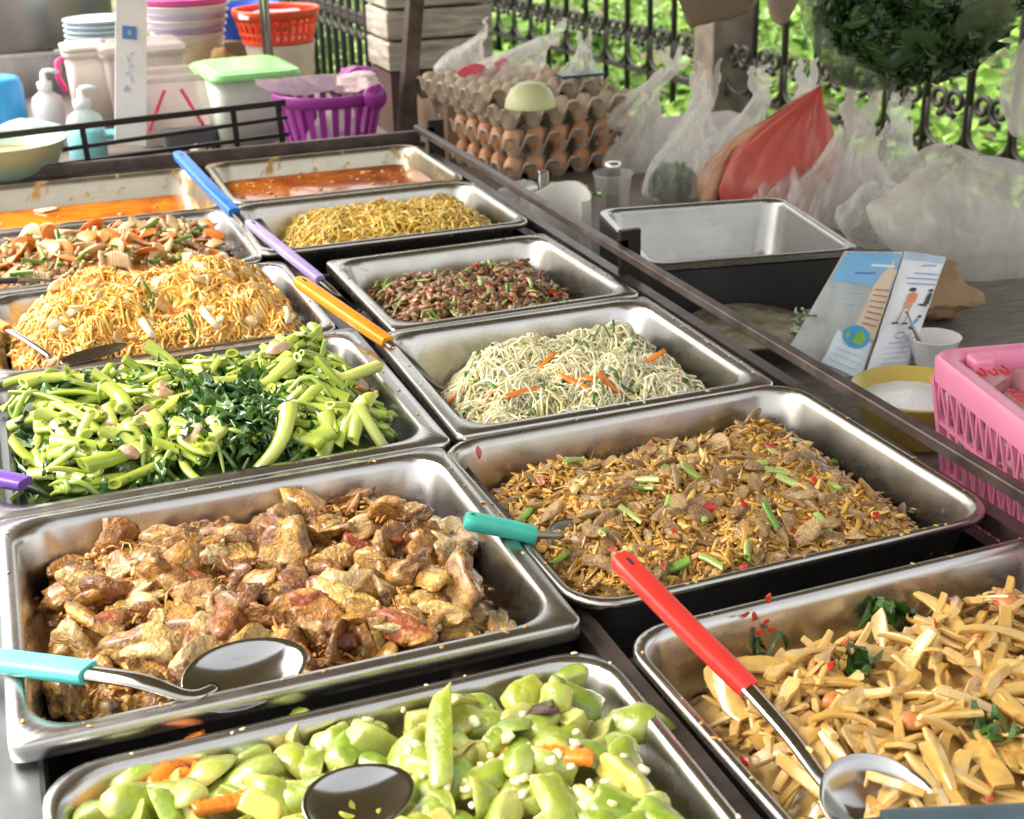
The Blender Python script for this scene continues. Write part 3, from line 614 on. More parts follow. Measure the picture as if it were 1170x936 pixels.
mb = MB(); P = Pp.sample(8500, .006); Rm = rotm(Pp.normal(P[:, 0], P[:, 1]), RNG.uniform(0, 6.3, len(P)), .7)
P3 = np.column_stack([P, Pp.h(P[:, 0], P[:, 1])+RNG.uniform(-.006, .007, len(P))])
scatter(mb, [meat(s+600, (1, .2+.05*(s % 6), .2), 4, 2) for s in range(10)], P3, Rm, RNG.uniform(.006, .020, len(P)))
tag(mb.build('meat_shreds', M['pork']), 'loose shreds of stewed brown meat', kind='stuff')
mb = MB(); strands(mb, Pp, 800, .055, .0024, K=9, curl=.4, lift=.008, r_var=.6, flat=.35, ns=6, wav=.4); tag(mb.build('glass_noodles', M['glassn']), 'tangled translucent brown glass noodles', kind='stuff')
pk = mesh_of([meat(s+620, (1, .55+.06*(s % 4), .3), 6, 3) for s in range(12)]+[meat(s+660, (1.2, .4, .16), 4, 3, 1) for s in range(8)], 'stewed_meat_piece', M['porkpc'])
pieces(Pp, pk, 'stewed_meat_piece', 290, .022, 'brown piece of stewed meat tangled in glass noodles', 'meat piece', 'stewed meat pieces in the noodle dish', tilt=.5, lift=(-.002, .011), gap=.0165)
on = mesh_of([rod_tpl(s+20, 1, .15, .25, True, 7, 10, .6) for s in range(6)], 'spring_onion_piece', M['onion'], ang=60)
pieces(Pp, on, 'spring_onion_piece', 24, .036, 'green spring onion length in the shredded meat and noodle dish', 'spring onion', 'spring onion in the meat dish', tilt=.25, lift=.014, P=at_px(Pp, [(648,522),(655,538),(793,552),(890,552),(905,562),(955,568),(1050,588),(690,620),(770,660),(812,655),(735,570),(800,600),(760,590),(870,540),(940,610),(880,600),(760,545),(950,540),(640,650),(855,640),(740,560),(1045,570),(600,600),(720,600)]), yaw=[.9,.4,-.8,-.6,-.9,1.4,.5,1.0,.1,-1.2]+list(RNG.uniform(0, 3, 14)))
pieces(Pp, ch, 'red_chilli_piece', 18, .0085, 'red chilli piece on the shredded meat and noodles', 'chilli piece', 'chilli pieces in the meat dish', lift=.014, P=at_px(Pp, [(795,590),(810,592),(912,622),(905,616),(918,618),(760,662),(640,495+10),(1000,560),(850,590),(980,530),(930,560),(700,640),(620,560),(880,520),(770,620),(850,660),(1000,600),(740,520)]))
for p, zz in [((547,518),0),((528,552),0)]:
    w = uy(p[0], p[1], T['P'].y+T['P'].d-.04); o = bpy.data.objects.new('red_chilli_piece', ch[1]); COL.objects.link(o); o.location = w; o.scale = (.010, .016, .008); o.rotation_euler = (1.2, 0, 1); tag(o, 'red chilli strip stuck on the steel wall beside the meat and noodles', 'chilli piece', 'chilli strips on the steel wall')
mb = MB(); P = at_px(Pp, [(700,525),(715,515),(660,560),(800,505),(880,530),(735,530),(900,520)]); strands(mb, Pp, 0, .05, .007, K=7, curl=.4, lift=.014, ns=7, pts=P, flat=.35); tag(mb.build('cabbage_strips', food('soft_cabbage', [(.6,.5,.2),(.5,.45,.15)], .25, 6, .8, 1.1, .2, coat=.5)), 'pale soft cabbage strips on the meat', kind='stuff')

# ------------------------------------------------------------------ S: bean sprouts
M['sprout'] = food('bean_sprout', [(.84,.79,.46),(.9,.86,.6),(.78,.68,.3),(.93,.9,.74)], .2, 10, .9, 1.08, .05, coat=.5, sss=.2)
M['sgravy'] = plain('sprout_juice', (.4,.34,.16), .1, 0, 16, .75, 1.2, .2, .002, coat=.6)
M['garlicchive'] = food('garlic_chive', [(.05,.16,.02),(.12,.28,.03)], .25, 6, .8, 1.1, .1, coat=.4)
S = Heap('S', -.086, .068, .11, [(490,490),(520,445),(575,420),(640,402),(700,398),(750,410),(800,440),(830,462),(780,560),(560,620),(480,540)], bumps=[(620,420,.016,.05),(730,430,.012,.05),(670,440,-.012,.03)], lump=.012, lsc=20, seed=17)
sauce('S', -.078, M['sgravy'], 'sprout_juice', 'pale juice around the bean sprouts')
S.surface('packed_bean_sprouts', M['sprout'], .012, label='packed bean sprouts beneath the loose ones')
mb = MB(); strands(mb, S, 3400, .07, .0015, K=8, curl=.2, lift=.017, ns=5, r_var=.5)
P = S.sample(420, .006); P3 = np.column_stack([P, S.h(P[:, 0], P[:, 1])+RNG.uniform(.002, .013, len(P))]); scatter(mb, [chunk(s+700, (1.3, .8, .7), 0, .15, 1.5, 1) for s in range(3)], P3, rotm(S.normal(P[:, 0], P[:, 1]), RNG.uniform(0, 6, len(P)), .5), RNG.uniform(.0022, .0036, len(P)))
tag(mb.build('bean_sprouts', M['sprout']), 'tangled heap of pale bean sprouts', kind='stuff')
mb = MB(); strands(mb, S, 90, .06, .0026, K=8, curl=.2, lift=.02, flat=.5); tag(mb.build('garlic_chives', M['garlicchive']), 'dark green chive lengths between the sprouts', kind='stuff')
ct = mesh_of([strip_tpl(s+60, 1, .16, .08, .2, 6, .8) for s in range(4)], 'carrot_strip', M['carrot'])
pieces(S, ct, 'carrot_strip', 9, .05, 'orange carrot strip among the bean sprouts', 'carrot', 'carrot strips in the bean sprouts', tilt=.15, lift=.022, P=at_px(S, [(660,445),(655,452),(595,467),(520,470),(700,455),(745,425),(625,430),(560,470),(775,445)]), yaw=[-.9,-1.1,.1,-.1,-.7,.3,.7,.2,1.2])

# ------------------------------------------------------------------ N: minced meat with chillies
N_ = Heap('N', -.082, .066, .10, [(395,350),(430,335),(480,318),(530,305),(600,315),(640,325),(665,345),(640,400),(470,420),(400,400)], bumps=[(545,310,.018,.035),(470,330,.006,.03)], lump=.008, lsc=22, seed=19)
M['mince'] = food('brown_mince', [(.17,.07,.025),(.32,.15,.06),(.5,.3,.14),(.26,.1,.035)], .3, 40, .6, 1.25, .6, coat=.4)
sauce('N', -.092, M['pgravy'], 'mince_juice', 'dark juice under the minced meat')
N_.surface('fine_mince', M['mince'], .010, label='fine minced meat beneath the pieces')
mb = MB(); P = N_.sample(1500, .005); P3 = np.column_stack([P, N_.h(P[:, 0], P[:, 1])+RNG.uniform(-.004, .008, len(P))]); scatter(mb, [meat(s+800, (1, .4+.07*(s % 4), .34), 5, 2) for s in range(9)], P3, rotm(N_.normal(P[:, 0], P[:, 1]), RNG.uniform(0, 6, len(P)), .7), RNG.uniform(.007, .019, len(P)))
tag(mb.build('minced_meat', M['mince']), 'coarse brown minced meat heap', kind='stuff')
mb = MB(); strands(mb, N_, 110, .04, .004, K=6, curl=.5, lift=.012, flat=.4); tag(mb.build('green_herb_strips', M['onion']), 'green herb strips over the minced meat', kind='stuff')
pieces(N_, ch, 'red_chilli_piece', 16, .011, 'bright red chilli piece on the brown minced meat', 'chilli piece', 'chilli pieces in the minced meat', lift=.012, P=at_px(N_, [(532,328),(492,338),(470,320),(630,340),(636,332),(560,330),(520,345),(585,350),(545,310),(450,345),(600,330),(500,355),(475,350),(610,345),(640,345),(575,320)]))

# ------------------------------------------------------------------ G: yellow shreds with green
G = Heap('G', -.072, .062, .10, [(325,285),(330,262),(380,248),(450,238),(520,240),(560,252),(590,265),(560,330),(400,340),(330,310)], bumps=[(500,245,.01,.06)], lump=.006, lsc=20, seed=21)
M['yel'] = food('yellow_shreds', [(.74,.46,.05),(.86,.6,.09),(.9,.72,.22),(.64,.35,.035)], .28, 12, .8, 1.15, .2, coat=.4)
G.surface('packed_yellow_shreds', M['yel'], .010, label='packed yellow shreds beneath')
mb = MB(); strands(mb, G, 1900, .075, .0022, K=8, curl=.16, lift=.016, flat=.7, r_var=.6); tag(mb.build('yellow_noodles', M['yel']), 'yellow fried shreds heaped in the tray', kind='stuff')
mb = MB(); strands(mb, G, 26, .07, .006, K=7, curl=.2, lift=.014, flat=.4, pts=at_px(G, [(345,275),(350,270),(340,285),(352,280),(420,262),(480,246),(530,246),(445,270),(460,280),(500,250),(550,252),(515,248),(430,255),(470,248),(350,290),(345,262)])); tag(mb.build('green_leek_strips', food('leek', [(.3,.5,.06),(.2,.4,.04)], .25, 3, .8, 1.1, .1, coat=.4)), 'green leek strips on the yellow shreds', kind='stuff')

# ------------------------------------------------------------------ Y: golden noodles
Y = Heap('Y', -.066, .112, .16, [(-60,430),(15,400),(60,370),(110,345),(150,305),(220,282),(300,300),(350,345),(375,395),(350,430),(200,470),(-60,500)], bumps=[(215,300,.035,.07),(160,330,.02,.06)], lump=.013, lsc=15, seed=23, wallf=.25)
M['gold'] = food('golden_noodle', [(.82,.4,.04),(.9,.56,.1),(.93,.7,.26),(.72,.28,.025),(.92,.62,.16)], .28, 12, .8, 1.15, .2, coat=.35)
Y.surface('packed_noodles', M['gold'], .012, label='packed golden noodles beneath')
mb = MB(); strands(mb, Y, 3000, .085, .0019, K=10, curl=.38, lift=.014, ns=4, r_var=.6, wav=.7); strands(mb, Y, 1200, .045, .0026, K=7, curl=.7, lift=.014, ns=5, r_var=.7, flat=.5); P = Y.sample(4200, .006); P3 = np.column_stack([P, Y.h(P[:, 0], P[:, 1])+RNG.uniform(-.004, .012, len(P))]); scatter(mb, [meat(s+880, (1, .35+.07*(s % 4), .25), 4, 2) for s in range(8)], P3, rotm(Y.normal(P[:, 0], P[:, 1]), RNG.uniform(0, 6, len(P)), .8), RNG.uniform(.005, .018, len(P))); tag(mb.build('fried_noodles', M['gold']), 'golden fried noodles heaped high above the tray', kind='stuff')
M['creamchk'] = food('fried_chicken_strip', [(.7,.48,.22),(.8,.62,.34),(.62,.36,.14)], .35, 2.5, .75, 1.15, .5, coat=.3)
yk = mesh_of([meat(s+900, (1, .6, .42), 5, 3) for s in range(9)], 'chicken_strip', M['creamchk'])
pieces(Y, yk, 'chicken_strip', 95, .022, 'cream coloured chicken bit tangled in the golden noodles', 'chicken piece', 'chicken bits in the golden noodles', tilt=.6, lift=(.004, .016), gap=.026)
M['cabbage'] = food('white_cabbage', [(.8,.74,.5),(.85,.8,.6)], .3, 2.5, .9, 1.08, .15, coat=.3)
wc = mesh_of([strip_tpl(s+70, 1, .2, .06, .35, 8, .4) for s in range(4)], 'cabbage_strip', M['cabbage'])
for p, yw, sz, lab in [((258,350),.15,.1,'long white cabbage strip across the golden noodles'),((150,345),.9,.08,'broad pale cabbage piece near the top of the noodle heap'),((168,385),-1.3,.08,'pale cabbage piece standing on the noodle slope'),((328,372),1.5,.05,'short white cabbage strip near the blue handled ladle'),((240,375),-1.3,.06,'cream cabbage piece low in the noodle heap'),((75,375),.8,.05,'small cabbage strip above the orange handled spoon')]:
    pieces(Y, [wc[p[0] % 4]], 'cabbage_strip', 1, sz, lab, 'cabbage', 'cabbage strips in the noodles', tilt=.1, lift=.018, P=at_px(Y, [p]), yaw=[yw], flatten=1.6)
mb = MB(); q = at_px(Y, [(190,362)])[0]; strands(mb, Y, 0, .05, .004, K=7, curl=.3, lift=.02, flat=.5, pts=q+RNG.normal(size=(24, 2))*.016); tag(mb.build('garlic_chives', M['garlicchive']), 'green chives in one patch of the golden noodles', kind='stuff')

# ------------------------------------------------------------------ W: carrot, squid and beans
W = Heap('W', -.062, .074, .12, [(-60,320),(0,290),(60,262),(130,245),(210,243),(262,262),(275,300),(260,360),(0,400)], bumps=[(190,262,.02,.07),(130,258,.02,.05)], lump=.008, lsc=18, seed=27, wallf=.3)
M['mixbase'] = food('mixed_vegetable_bits', [(.6,.4,.18),(.5,.2,.05),(.2,.3,.05),(.68,.5,.26)], .3, 50, .6, 1.25, .6, coat=.3)
W.surface('mixed_stir_fry_base', M['mixbase'], .012, label='mixed stir fried bits beneath the carrots and squid')
M['squid'] = food('scored_squid', [(.68,.45,.22),(.76,.55,.3),(.6,.36,.15)], .3, 2, .8, 1.1, .2, coat=.4)
def squid(seed):
    v, f = strip_tpl(seed, 1, .5, .1, .5, 29, .7); v = v.copy(); k = np.repeat(np.arange(29), 8); v[:, 2] += .02*np.where(k % 3 == 0, -1.5, 1); return v, f
sq = mesh_of([squid(s) for s in range(5)], 'squid_piece', M['squid'])
pieces(W, sq, 'squid_piece', 62, .055, 'tan scored squid piece in the carrot and green bean stir fry', 'squid piece', 'scored squid pieces', tilt=.55, lift=(0, .014), gap=.022, inset=.02)
sl = mesh_of([chunk(s+950, (1, .8, .16), 1, .1, 1, 3) for s in range(4)], 'carrot_slice', M['carrot'])
pieces(W, sl, 'carrot_slice', 34, .027, 'orange carrot slice in the squid and green bean stir fry', 'carrot', 'carrot slices in the squid dish', tilt=.6, lift=(.004, .018), gap=.035)
bn = mesh_of([rod_tpl(s+80, 1, .1, .1, True) for s in range(4)], 'green_bean_piece', food('green_bean', [(.08,.22,.03),(.16,.34,.05)], .25, 2, .8, 1.1, .1, coat=.5), ang=60)
pieces(W, bn, 'green_bean_piece', 34, .045, 'short cut green bean in the squid and carrot stir fry', 'green bean', 'green bean pieces', tilt=.4, lift=(.008, .018), gap=.034)
pieces(W, ch, 'red_chilli_piece', 14, .011, 'red chilli piece in the squid and carrot stir fry', 'chilli piece', 'chilli pieces in the squid dish', lift=.016, gap=.05)
mb = MB(); P = W.sample(500, .01); P3 = np.column_stack([P, W.h(P[:, 0], P[:, 1])+RNG.uniform(0, .008, len(P))]); scatter(mb, [chunk(s+970, (1, .6, .4), 4, .3, 2, 2) for s in range(6)], P3, rotm(W.normal(P[:, 0], P[:, 1]), RNG.uniform(0, 6, len(P)), .7), RNG.uniform(.007, .015, len(P)))
tag(mb.build('stir_fry_bits', M['mixbase']), 'small mixed bits of meat and vegetables in the squid dish', kind='stuff')

# ------------------------------------------------------------------ O and L: curry
M['curry'] = plain('red_curry', (.6,.13,.004), .22, 0, 9, .75, 1.2, .15, .002, coat=.15, spec=.3)
M['curry2'] = plain('orange_curry', (.9,.3,.002), .25, 0, 9, .75, 1.2,   .15, .002, coat=.15, spec=.3)
for k_, ca, cb in (('curry', (.3,.045,.003), (.56,.14,.008)), ('curry2', (.56,.12,.003), (.84,.28,.01))):
    m, nt, b, out = newmat(k_+'_surface'); no = noiseN(nt, 7, 5, .6, dist=.8); r = ramp(nt, [ca, cb, tuple(c*1.1 for c in cb)], [.38, .55, .7]); nt.links.new(no.outputs[0], r.inputs[0]); nt.links.new(r.outputs[0], b.inputs['Base Color']); b.inputs['Roughness'].default_value = .12; b.inputs['Coat Weight'].default_value = .3; bumpN(nt, b, no.outputs[0], .1, .002); M[k_] = m
for k, z, m, nm in (('O', -.038, M['curry'], 'red orange curry'), ('L', -.052, M['curry2'], 'thin orange curry')):
    sauce(k, z, m, 'curry_soup', nm+' filling the bottom of its tray')
    t = T[k]; mb = MB(); n = 60 if k == 'O' else 14
    Hh = Heap(k, z, 0, .1, lump=0, seed=2); P = Hh.sample(n, .03); P3 = np.column_stack([P, np.full(len(P), z+.001)])
    scatter(mb, [chunk(s+990, (1.3, .8, .3), 2, .3, 1.5, 2) for s in range(4)], P3, rotm(np.tile([0, 0, 1.0], (n, 1)), RNG.uniform(0, 6, n), .15), RNG.uniform(.003, .008, n))
    tag(mb.build('curry_bits', food('curry_bits_'+k, [(.65,.34,.1),(.75,.5,.2)], .3, 10, .8, 1.1, .2)), 'pale bits floating in the '+nm, kind='stuff')
fi = MB(); v, f = chunk(1001, (1.6, .8, .12), 2, .1, 1, 3); fi.add(v, f); o = fi.build('fish_slice', M['cabbage']); o.scale = (.022,)*3; o.location = un(50, 240, -.048); o.rotation_euler = (0, 0, .3); tag(o, 'white fish slice afloat in the thin orange curry', 'fish slice')

# ------------------------------------------------------------------ serving spoons
def plastic(name, col): return plain(name, col, .36, 0, 22, .82, 1.1, .25, .001, coat=.1)
HAND = {}
def spoon(name, label, hand, nk, bowl, bl, bw, col, hw=.018, hh=.012, bdep=.3, bdir=None, nrm=(0, 0, 1), cat='serving spoon', bmat='spoon', hole=True):
    """hand: list of points from the free end to where the handle stops; nk: neck points; bowl: centre point"""
    hand = [np.array(p, float) for p in hand]; nk = [np.array(p, float) for p in nk]; bowl = np.array(bowl, float)
    root = empty(name, tuple(hand[0])); tag(root, label, cat)
    off = hand[0]
    def sm(P, n):
        P = np.array(P); t = np.linspace(0, len(P)-1, n); out = []
        for u in t:
            i = min(int(u), len(P)-2); s = u-i; p0 = P[max(i-1, 0)]; p1 = P[i]; p2 = P[i+1]; p3 = P[min(i+2, len(P)-1)]
            out.append(.5*((2*p1)+(-p0+p2)*s+(2*p0-5*p1+4*p2-p3)*s*s+(-p0+3*p1-3*p2+p3)*s**3))
        return np.array(out)
    H2 = sm(hand, 14)-off; mb = MB(); rr = np.full(14, 1.0); rr[0] = .72; rr[-1] = .95
    t_ = H2[-1]-H2[0]; t_ /= np.linalg.norm(t_); sd = np.cross(t_, (0, 0, 1)); sd /= np.linalg.norm(sd); up = np.cross(sd, t_)
    V = []; n = 16
    for k in range(14):
        for i in range(n):
            a = 2*PI*i/n; c, s_ = math.cos(a), math.sin(a); cx = math.copysign(abs(c)**.5, c); sx = math.copysign(abs(s_)**.6, s_)
            w_ = hw*(1-.22*(k/13.0)*(1 if not hole else .5)); V.append(H2[k]+sd*cx*w_/2*rr[k]+up*sx*hh/2*rr[k])
    F = []
    for k in range(13):
        for i in range(n): j = (i+1) % n; F.append([k*n+i, k*n+j, (k+1)*n+j, (k+1)*n+i])
    F += [list(range(n))[::-1], [13*n+i for i in range(n)]]
    mb.add(V, F); h = mb.build('handle', plastic(name+'_plastic', col), root); sharp(h, 50)
    if hw >= .022:
        mb = MB(); Q = [H2[1]*(1-t)+H2[2]*t+up*hh*.46 for t in (.0, .4, .8)]; tube(mb, Q, [.0022, .003, .0022], 8, flat=.5); mb.build('hanging_slot', M['black'], root)
    NP = sm([hand[-1]-.012*t_]+nk, 14)-off; mb = MB(); tube(mb, NP, np.linspace(.0062, .0045, 14)*hw/.018, 10, flat=.55, up=(0, 0, 1)); mb.build('neck', M[bmat], root)
    d = np.array(bdir if bdir is not None else nk[-1]-nk[0], float); n_ = np.array(nrm, float); n_ /= np.linalg.norm(n_); d -= (d@n_)*n_; d /= np.linalg.norm(d); s2 = np.cross(n_, d)
    mb = MB(); R_ = 12; A = 36; rings = []
    def ring(rho, dz):
        out = []
        for i in range(A):
            a = 2*PI*i/A; x = math.cos(a); y = math.sin(a); x2 = x*(1+.06*x); z = -bdep*(1-rho*rho)*bw*.5*1.4+dz
            out.append(bowl-off+d*x2*bl/2*rho+s2*y*bw/2*rho*(1-.08*x)+n_*z)
        return np.array(out)
    rings = [ring(r_, 0) for r_ in np.linspace(.03, 1, R_)]+[ring(1.015, -.0008)]+[ring(r_, -.0018) for r_ in np.linspace(.995, .03, R_)]
    loft(mb, rings, True, True); mb.build('bowl', M[bmat], root)
    return root
def off(p, dz): return (p[0], p[1], p[2]+dz)
u = un
spoon('serving_spoon', 'serving spoon with aqua handle lying across the braised chicken', [u(-75,748,.004), u(10,757,.016), u(101,769,.030)], [u(160,778,.030), u(215,795,.014), u(245,785,.008)], u(277,769,.014), .122, .082, (.12,.62,.58), .032, .016, .32, bdir=u(345,748,0)-u(215,795,0), nrm=(.05, -.30, 1))
spoon('serving_spoon', 'serving spoon with red handle resting on the bamboo tray rim', [u(706,636,.085), u(780,712,.05), u(857,788,.012)], [u(900,838,.004), u(940,892,-.014), u(952,905,-.02)], u(1003,912,-.002), .10, .088, (.72,.04,.03), .026, .016, .4, bdir=(.7, -.7, 0), nrm=(-.1, -.25, 1))
spoon('serving_spoon', 'spoon with green plastic handle and dark bowl in the shredded meat tray', [u(531,594,.035), u(575,603,.022), u(612,612,.010)], [u(630,612,-.004), u(640,612,-.012)], u(655,606,-.018), .062, .046, (.05,.42,.33), .026, .018, .3, nrm=(.1, -.2, 1), bmat='steel_dark', bdir=(1, .1, 0))
spoon('ladle', 'ladle with bright blue handle leaning across the tray corners', [u(203,176,.085), u(235,210,.06), u(268,243,.03)], [u(285,262,.0), u(310,292,-.04), u(325,300,-.05)], u(335,300,-.055), .09, .07, (.02,.2,.72), .03, .02, .3, cat='ladle', bmat='steel_dark')
spoon('serving_spoon', 'spoon with lilac handle propped beside the yellow noodles tray', [u(284,254,.05), u(325,287,.035), u(366,320,.012)], [u(385,336,-.01), u(405,352,-.045), u(412,356,-.05)], u(422,360,-.055), .07, .055, (.42,.33,.68), .022, .016, .3, bmat='steel_dark')
spoon('serving_spoon', 'spoon with yellow orange handle lying over the corner of the bean sprout tray', [u(340,320,.060), u(392,356,.040), u(443,391,.014)], [u(472,415,-.01), u(498,440,-.045), u(515,448,-.062)], u(545,455,-.062), .09, .06, (.85,.33,.01), .026, .018, .3, bmat='steel_dark', bdir=(1, -.1, 0))
spoon('serving_spoon', 'spoon with orange handle tip and long bowl lying on the golden noodles', [u(-90,330,.03), u(-40,352,.03), u(9,376,.03)], [u(35,392,.024), u(58,408,.012)], u(105,404,.010), .105, .03, (.85,.25,.02), .02, .014, .35, nrm=(0, -.3, 1), bdir=(1, .25, 0))
spoon('serving_spoon', 'spoon with dark handle half buried in the carrot and squid dish', [u(-70,322,.02), u(0,321,.012), u(20,320,.010)], [u(40,320,.006), u(55,320,.002)], u(68,320,-.0), .05, .032, (.02,.02,.022), .014, .01, .3, bmat='steel_dark')
spoon('serving_spoon', 'spoon with purple handle tip sunk into the water spinach', [u(-75,528,.02), u(-30,540,.02), u(29,553,.014)], [u(45,560,-.004), u(60,567,-.016)], u(80,572,-.03), .06, .04, (.16,.06,.38), .03, .015, .3, bmat='steel_dark', nrm=(0, -.2, 1))
spoon('serving_spoon', 'plain steel spoon resting bowl up in the cucumber tray', [u(240,1110,.02), u(270,1060,.012), u(300,1010,.006)], [u(325,980,.0), u(352,948,.010), u(365,935,.014)], u(408,912,.021), .098, .066, (.6,.6,.6), .012, .006, .25, bdir=u(465,890,0)-u(345,945,0), nrm=(.15, -.28, 1))
spoon('ladle', 'ladle with slate grey handle across the near edge of the bamboo tray', [u(1300,925,.02), u(1200,933,.02), u(1010,941,.02)], [u(990,944,.018), u(950,952,.01)], u(910,985,.0), .08, .06, (.06,.09,.11), .026, .016, .3, cat='ladle', bmat='steel_dark')

# crumbs and drips left on the rims and walls of the trays
CR = np.random.default_rng(77)
for k, mt in (('C', 'chicken_bit'), ('K', 'egg'), ('P', 'pork'), ('B', 'bamboo'), ('S', 'sprout'), ('M', 'thinstem'), ('N', 'mince'), ('G', 'yel'), ('Y', 'gold'), ('W', 'squid')):
    t = T[k]; mb = MB(); n = 46; P3 = []
    for i in range(n):
        s_ = CR.integers(0, 4); f_ = CR.uniform(.05, .95); e = t.fl*CR.uniform(.25, .8)
        if CR.uniform() < .45: e = t.fl+.010+CR.uniform(0, .014); z = t.z-.012-(e-t.fl-.004)/.0225*(t.dep-.03)*.9+.001
        else: z = t.z+.001
        uu, vv = ((f_*t.w, e), (f_*t.w, t.d-e), (e, f_*t.d), (t.w-e, f_*t.d))[s_]
        P3.append((*t.plan(uu, vv), z))
    scatter(mb, [meat(s+1200, (1, .6, .25), 4, 2) for s in range(5)], np.array(P3), rotm(np.tile([0, 0, 1.0], (n, 1)), CR.uniform(0, 6, n), .1, CR), CR.uniform(.0015, .0048, n))
    tag(mb.build('food_crumbs', M[mt]), 'crumbs of food stuck on the rim and walls of a tray', kind='stuff')
# ================================================================== the stall itself
ZT = -.15            # top of the table behind the rail
GZ = -1.12           # ground
M['counter'] = steel('counter_steel', (.36, .38, .385), .34)
M['tablewood'] = plain('worn_dark_wood', (.14, .115, .095), .55, 0, 14, .6, 1.4, .4, stretch=(1, 6, 1))
ct_ = empty('food_counter', (.45, 1.9, -.4)); tag(ct_, 'steel and iron food counter that carries all the serving trays', 'counter')
def part(mb, name, mat, parent, smooth=False):
    o = mb.build(name, mat, parent, smooth); o.location = [-k for k in parent.location]; return o
mb = MB(); box(mb, (-.48, .95, -.040), (.86, 2.3, .05)); o = part(mb, 'worktop', M['counter'], ct_); bevel(o, .006)
mb = MB()
for a, b in (((-.085, 2.12, -.034), (-.085, 3.5, -.034)), ((.492, .3, -.03), (.492, 3.0, -.03)), ((1.03, .3, -.024), (1.03, 3.5, -.024)), ((-.085, 3.492, -.012), (1.04, 3.492, -.012))): bar(mb, a, b, .022, .022)
for y in (.64, 1.09, 1.588, 2.04, 2.55, 3.0): bar(mb, (-.07, y, -.055), (1.02, y, -.055), .016, .03)
part(mb, 'frame', M['brownbar'], ct_)
mb = MB(); box(mb, (-.10, 1.9, -.60), (.02, 3.3, 1.06)); box(mb, (1.05, 1.9, -.60), (.02, 3.3, 1.06)); box(mb, (.475, 3.545, -.60), (1.1, .02, 1.06)); box(mb, (.475, 1.9, -.42), (1.12, 3.26, .02)); part(mb, 'cabinet', M['black'], ct_)
mb = MB(); bar(mb, (1.012, 3.46, .042), (1.012, .5, .042), .017, .017); o = mb.build('guard_bar', M['brownbar'], None, False); bevel(o, .003)
r_ = empty('side_rail', (1.012, 2.0, .04)); tag(r_, 'long square brown steel rail along the side of the trays', 'rail'); o.parent = r_; o.location = [-k for k in r_.location]
for y in (3.40, 2.23, .7):
    mb = MB(); box(mb, (1.045, y, -.03), (.04, .012, .2)); box(mb, (1.03, y, .042), (.02, .012, .02)); o = mb.build('bracket', M['iron'], r_, False); o.location = [-k for k in r_.location]
mb = MB(); bar(mb, (-.6, 3.52, .012), (1.03, 3.50, .012), .02, .03); o = mb.build('back_bar', M['brownbar'], None, False); bevel(o, .003); o['label'] = 'worn steel bar running behind the two curry trays'; o['category'] = 'rail'
# small guard railing
g_ = empty('guard_railing', (.3, 3.6, 0)); tag(g_, 'low dark iron railing in front of the bottles and tubs', 'railing')
A0 = uy(-60, 162, 3.55); A1 = uy(326, 117, 3.66); B0 = uy(-60, 190, 3.55); B1 = uy(328, 134, 3.66); C0 = uy(40, 192, 3.57); C1 = uy(330, 153, 3.66)
for a, b, w in ((A0, A1, .015), (B0, B1, .010), (C0, C1, .010)):
    mb = MB(); bar(mb, a, b, .009, w); part(mb, 'crossbar', M['iron'], g_)
for px in (84, 260, 316):
    t = (px+60)/386; a = A0+(A1-A0)*t; mb = MB(); bar(mb, (a[0], a[1]-.004, a[2]), (a[0]+.004, a[1]-.004, -.03), .014, .010, up=(0, 1, 0)); part(mb, 'post', M['iron'], g_)

# ------------------------------------------------------------------ tables and ground
mb = MB(); box(mb, (1.72, 2.2, ZT-.02), (1.24, 4.0, .04)); 
tb = empty('side_table', (1.7, 2.2, ZT)); tag(tb, 'dark wooden table carrying eggs, bags and baskets beside the counter', 'table'); part(mb, 'tabletop', M['tablewood'], tb)
for x, y in ((1.2, .4), (2.25, .4), (1.2, 4.1), (2.25, 4.1)):
    mb = MB(); box(mb, (x, y, (GZ+ZT-.04)/2), (.05, .05, ZT-.04-GZ)); part(mb, 'leg', M['tablewood'], tb)
mb = MB(); box(mb, (-.28, 5.15, -.16), (2.9, 3.0, .04)); bt = empty('back_table', (0, 5, -.16)); tag(bt, 'brown table behind the counter crowded with tubs, bowls and bottles', 'table'); part(mb, 'tabletop', M['tablewood'], bt)
for x, y in ((-1.6, 3.75), (1.1, 3.75), (-1.6, 6.5), (1.1, 6.5)):
    mb = MB(); box(mb, (x, y, (GZ-.18)/2), (.05, .05, -.18-GZ)); part(mb, 'leg', M['tablewood'], bt)
def ground(X, Y):
    return GZ + .10*np.clip(X-4.9, 0, 3)+.16*np.clip(X-7.9, 0, 30)+.05*np.sin(X*1.3+Y*.7)*np.clip(X-4.8, 0, 1)+ .03*np.clip(Y-12, 0, 40)
xs = np.concatenate([np.linspace(-60, -5, 8), np.linspace(-4, 30, 90), np.linspace(34, 120, 10)]); ys = np.concatenate([np.linspace(-40, -3, 8), np.linspace(-2, 32, 70), np.linspace(36, 150, 12)])
X, Yy = np.meshgrid(xs, ys); V = np.stack([X, Yy, ground(X, Yy)], -1).reshape(-1, 3); idx = np.arange(X.size).reshape(X.shape); F = np.stack([idx[:-1, :-1], idx[:-1, 1:], idx[1:, 1:], idx[1:, :-1]], -1).reshape(-1, 4)
m, nt, b, out = newmat('yard_ground'); no = noiseN(nt, 1.2, 6); r = ramp(nt, [(.10,.12,.04), (.2,.19,.1), (.26,.25,.13)], [.35, .5, .65]); nt.links.new(no.outputs[0], r.inputs[0]); nt.links.new(r.outputs[0], b.inputs['Base Color']); b.inputs['Roughness'].default_value = .9; bumpN(nt, b, no.outputs[0], .6, .05)
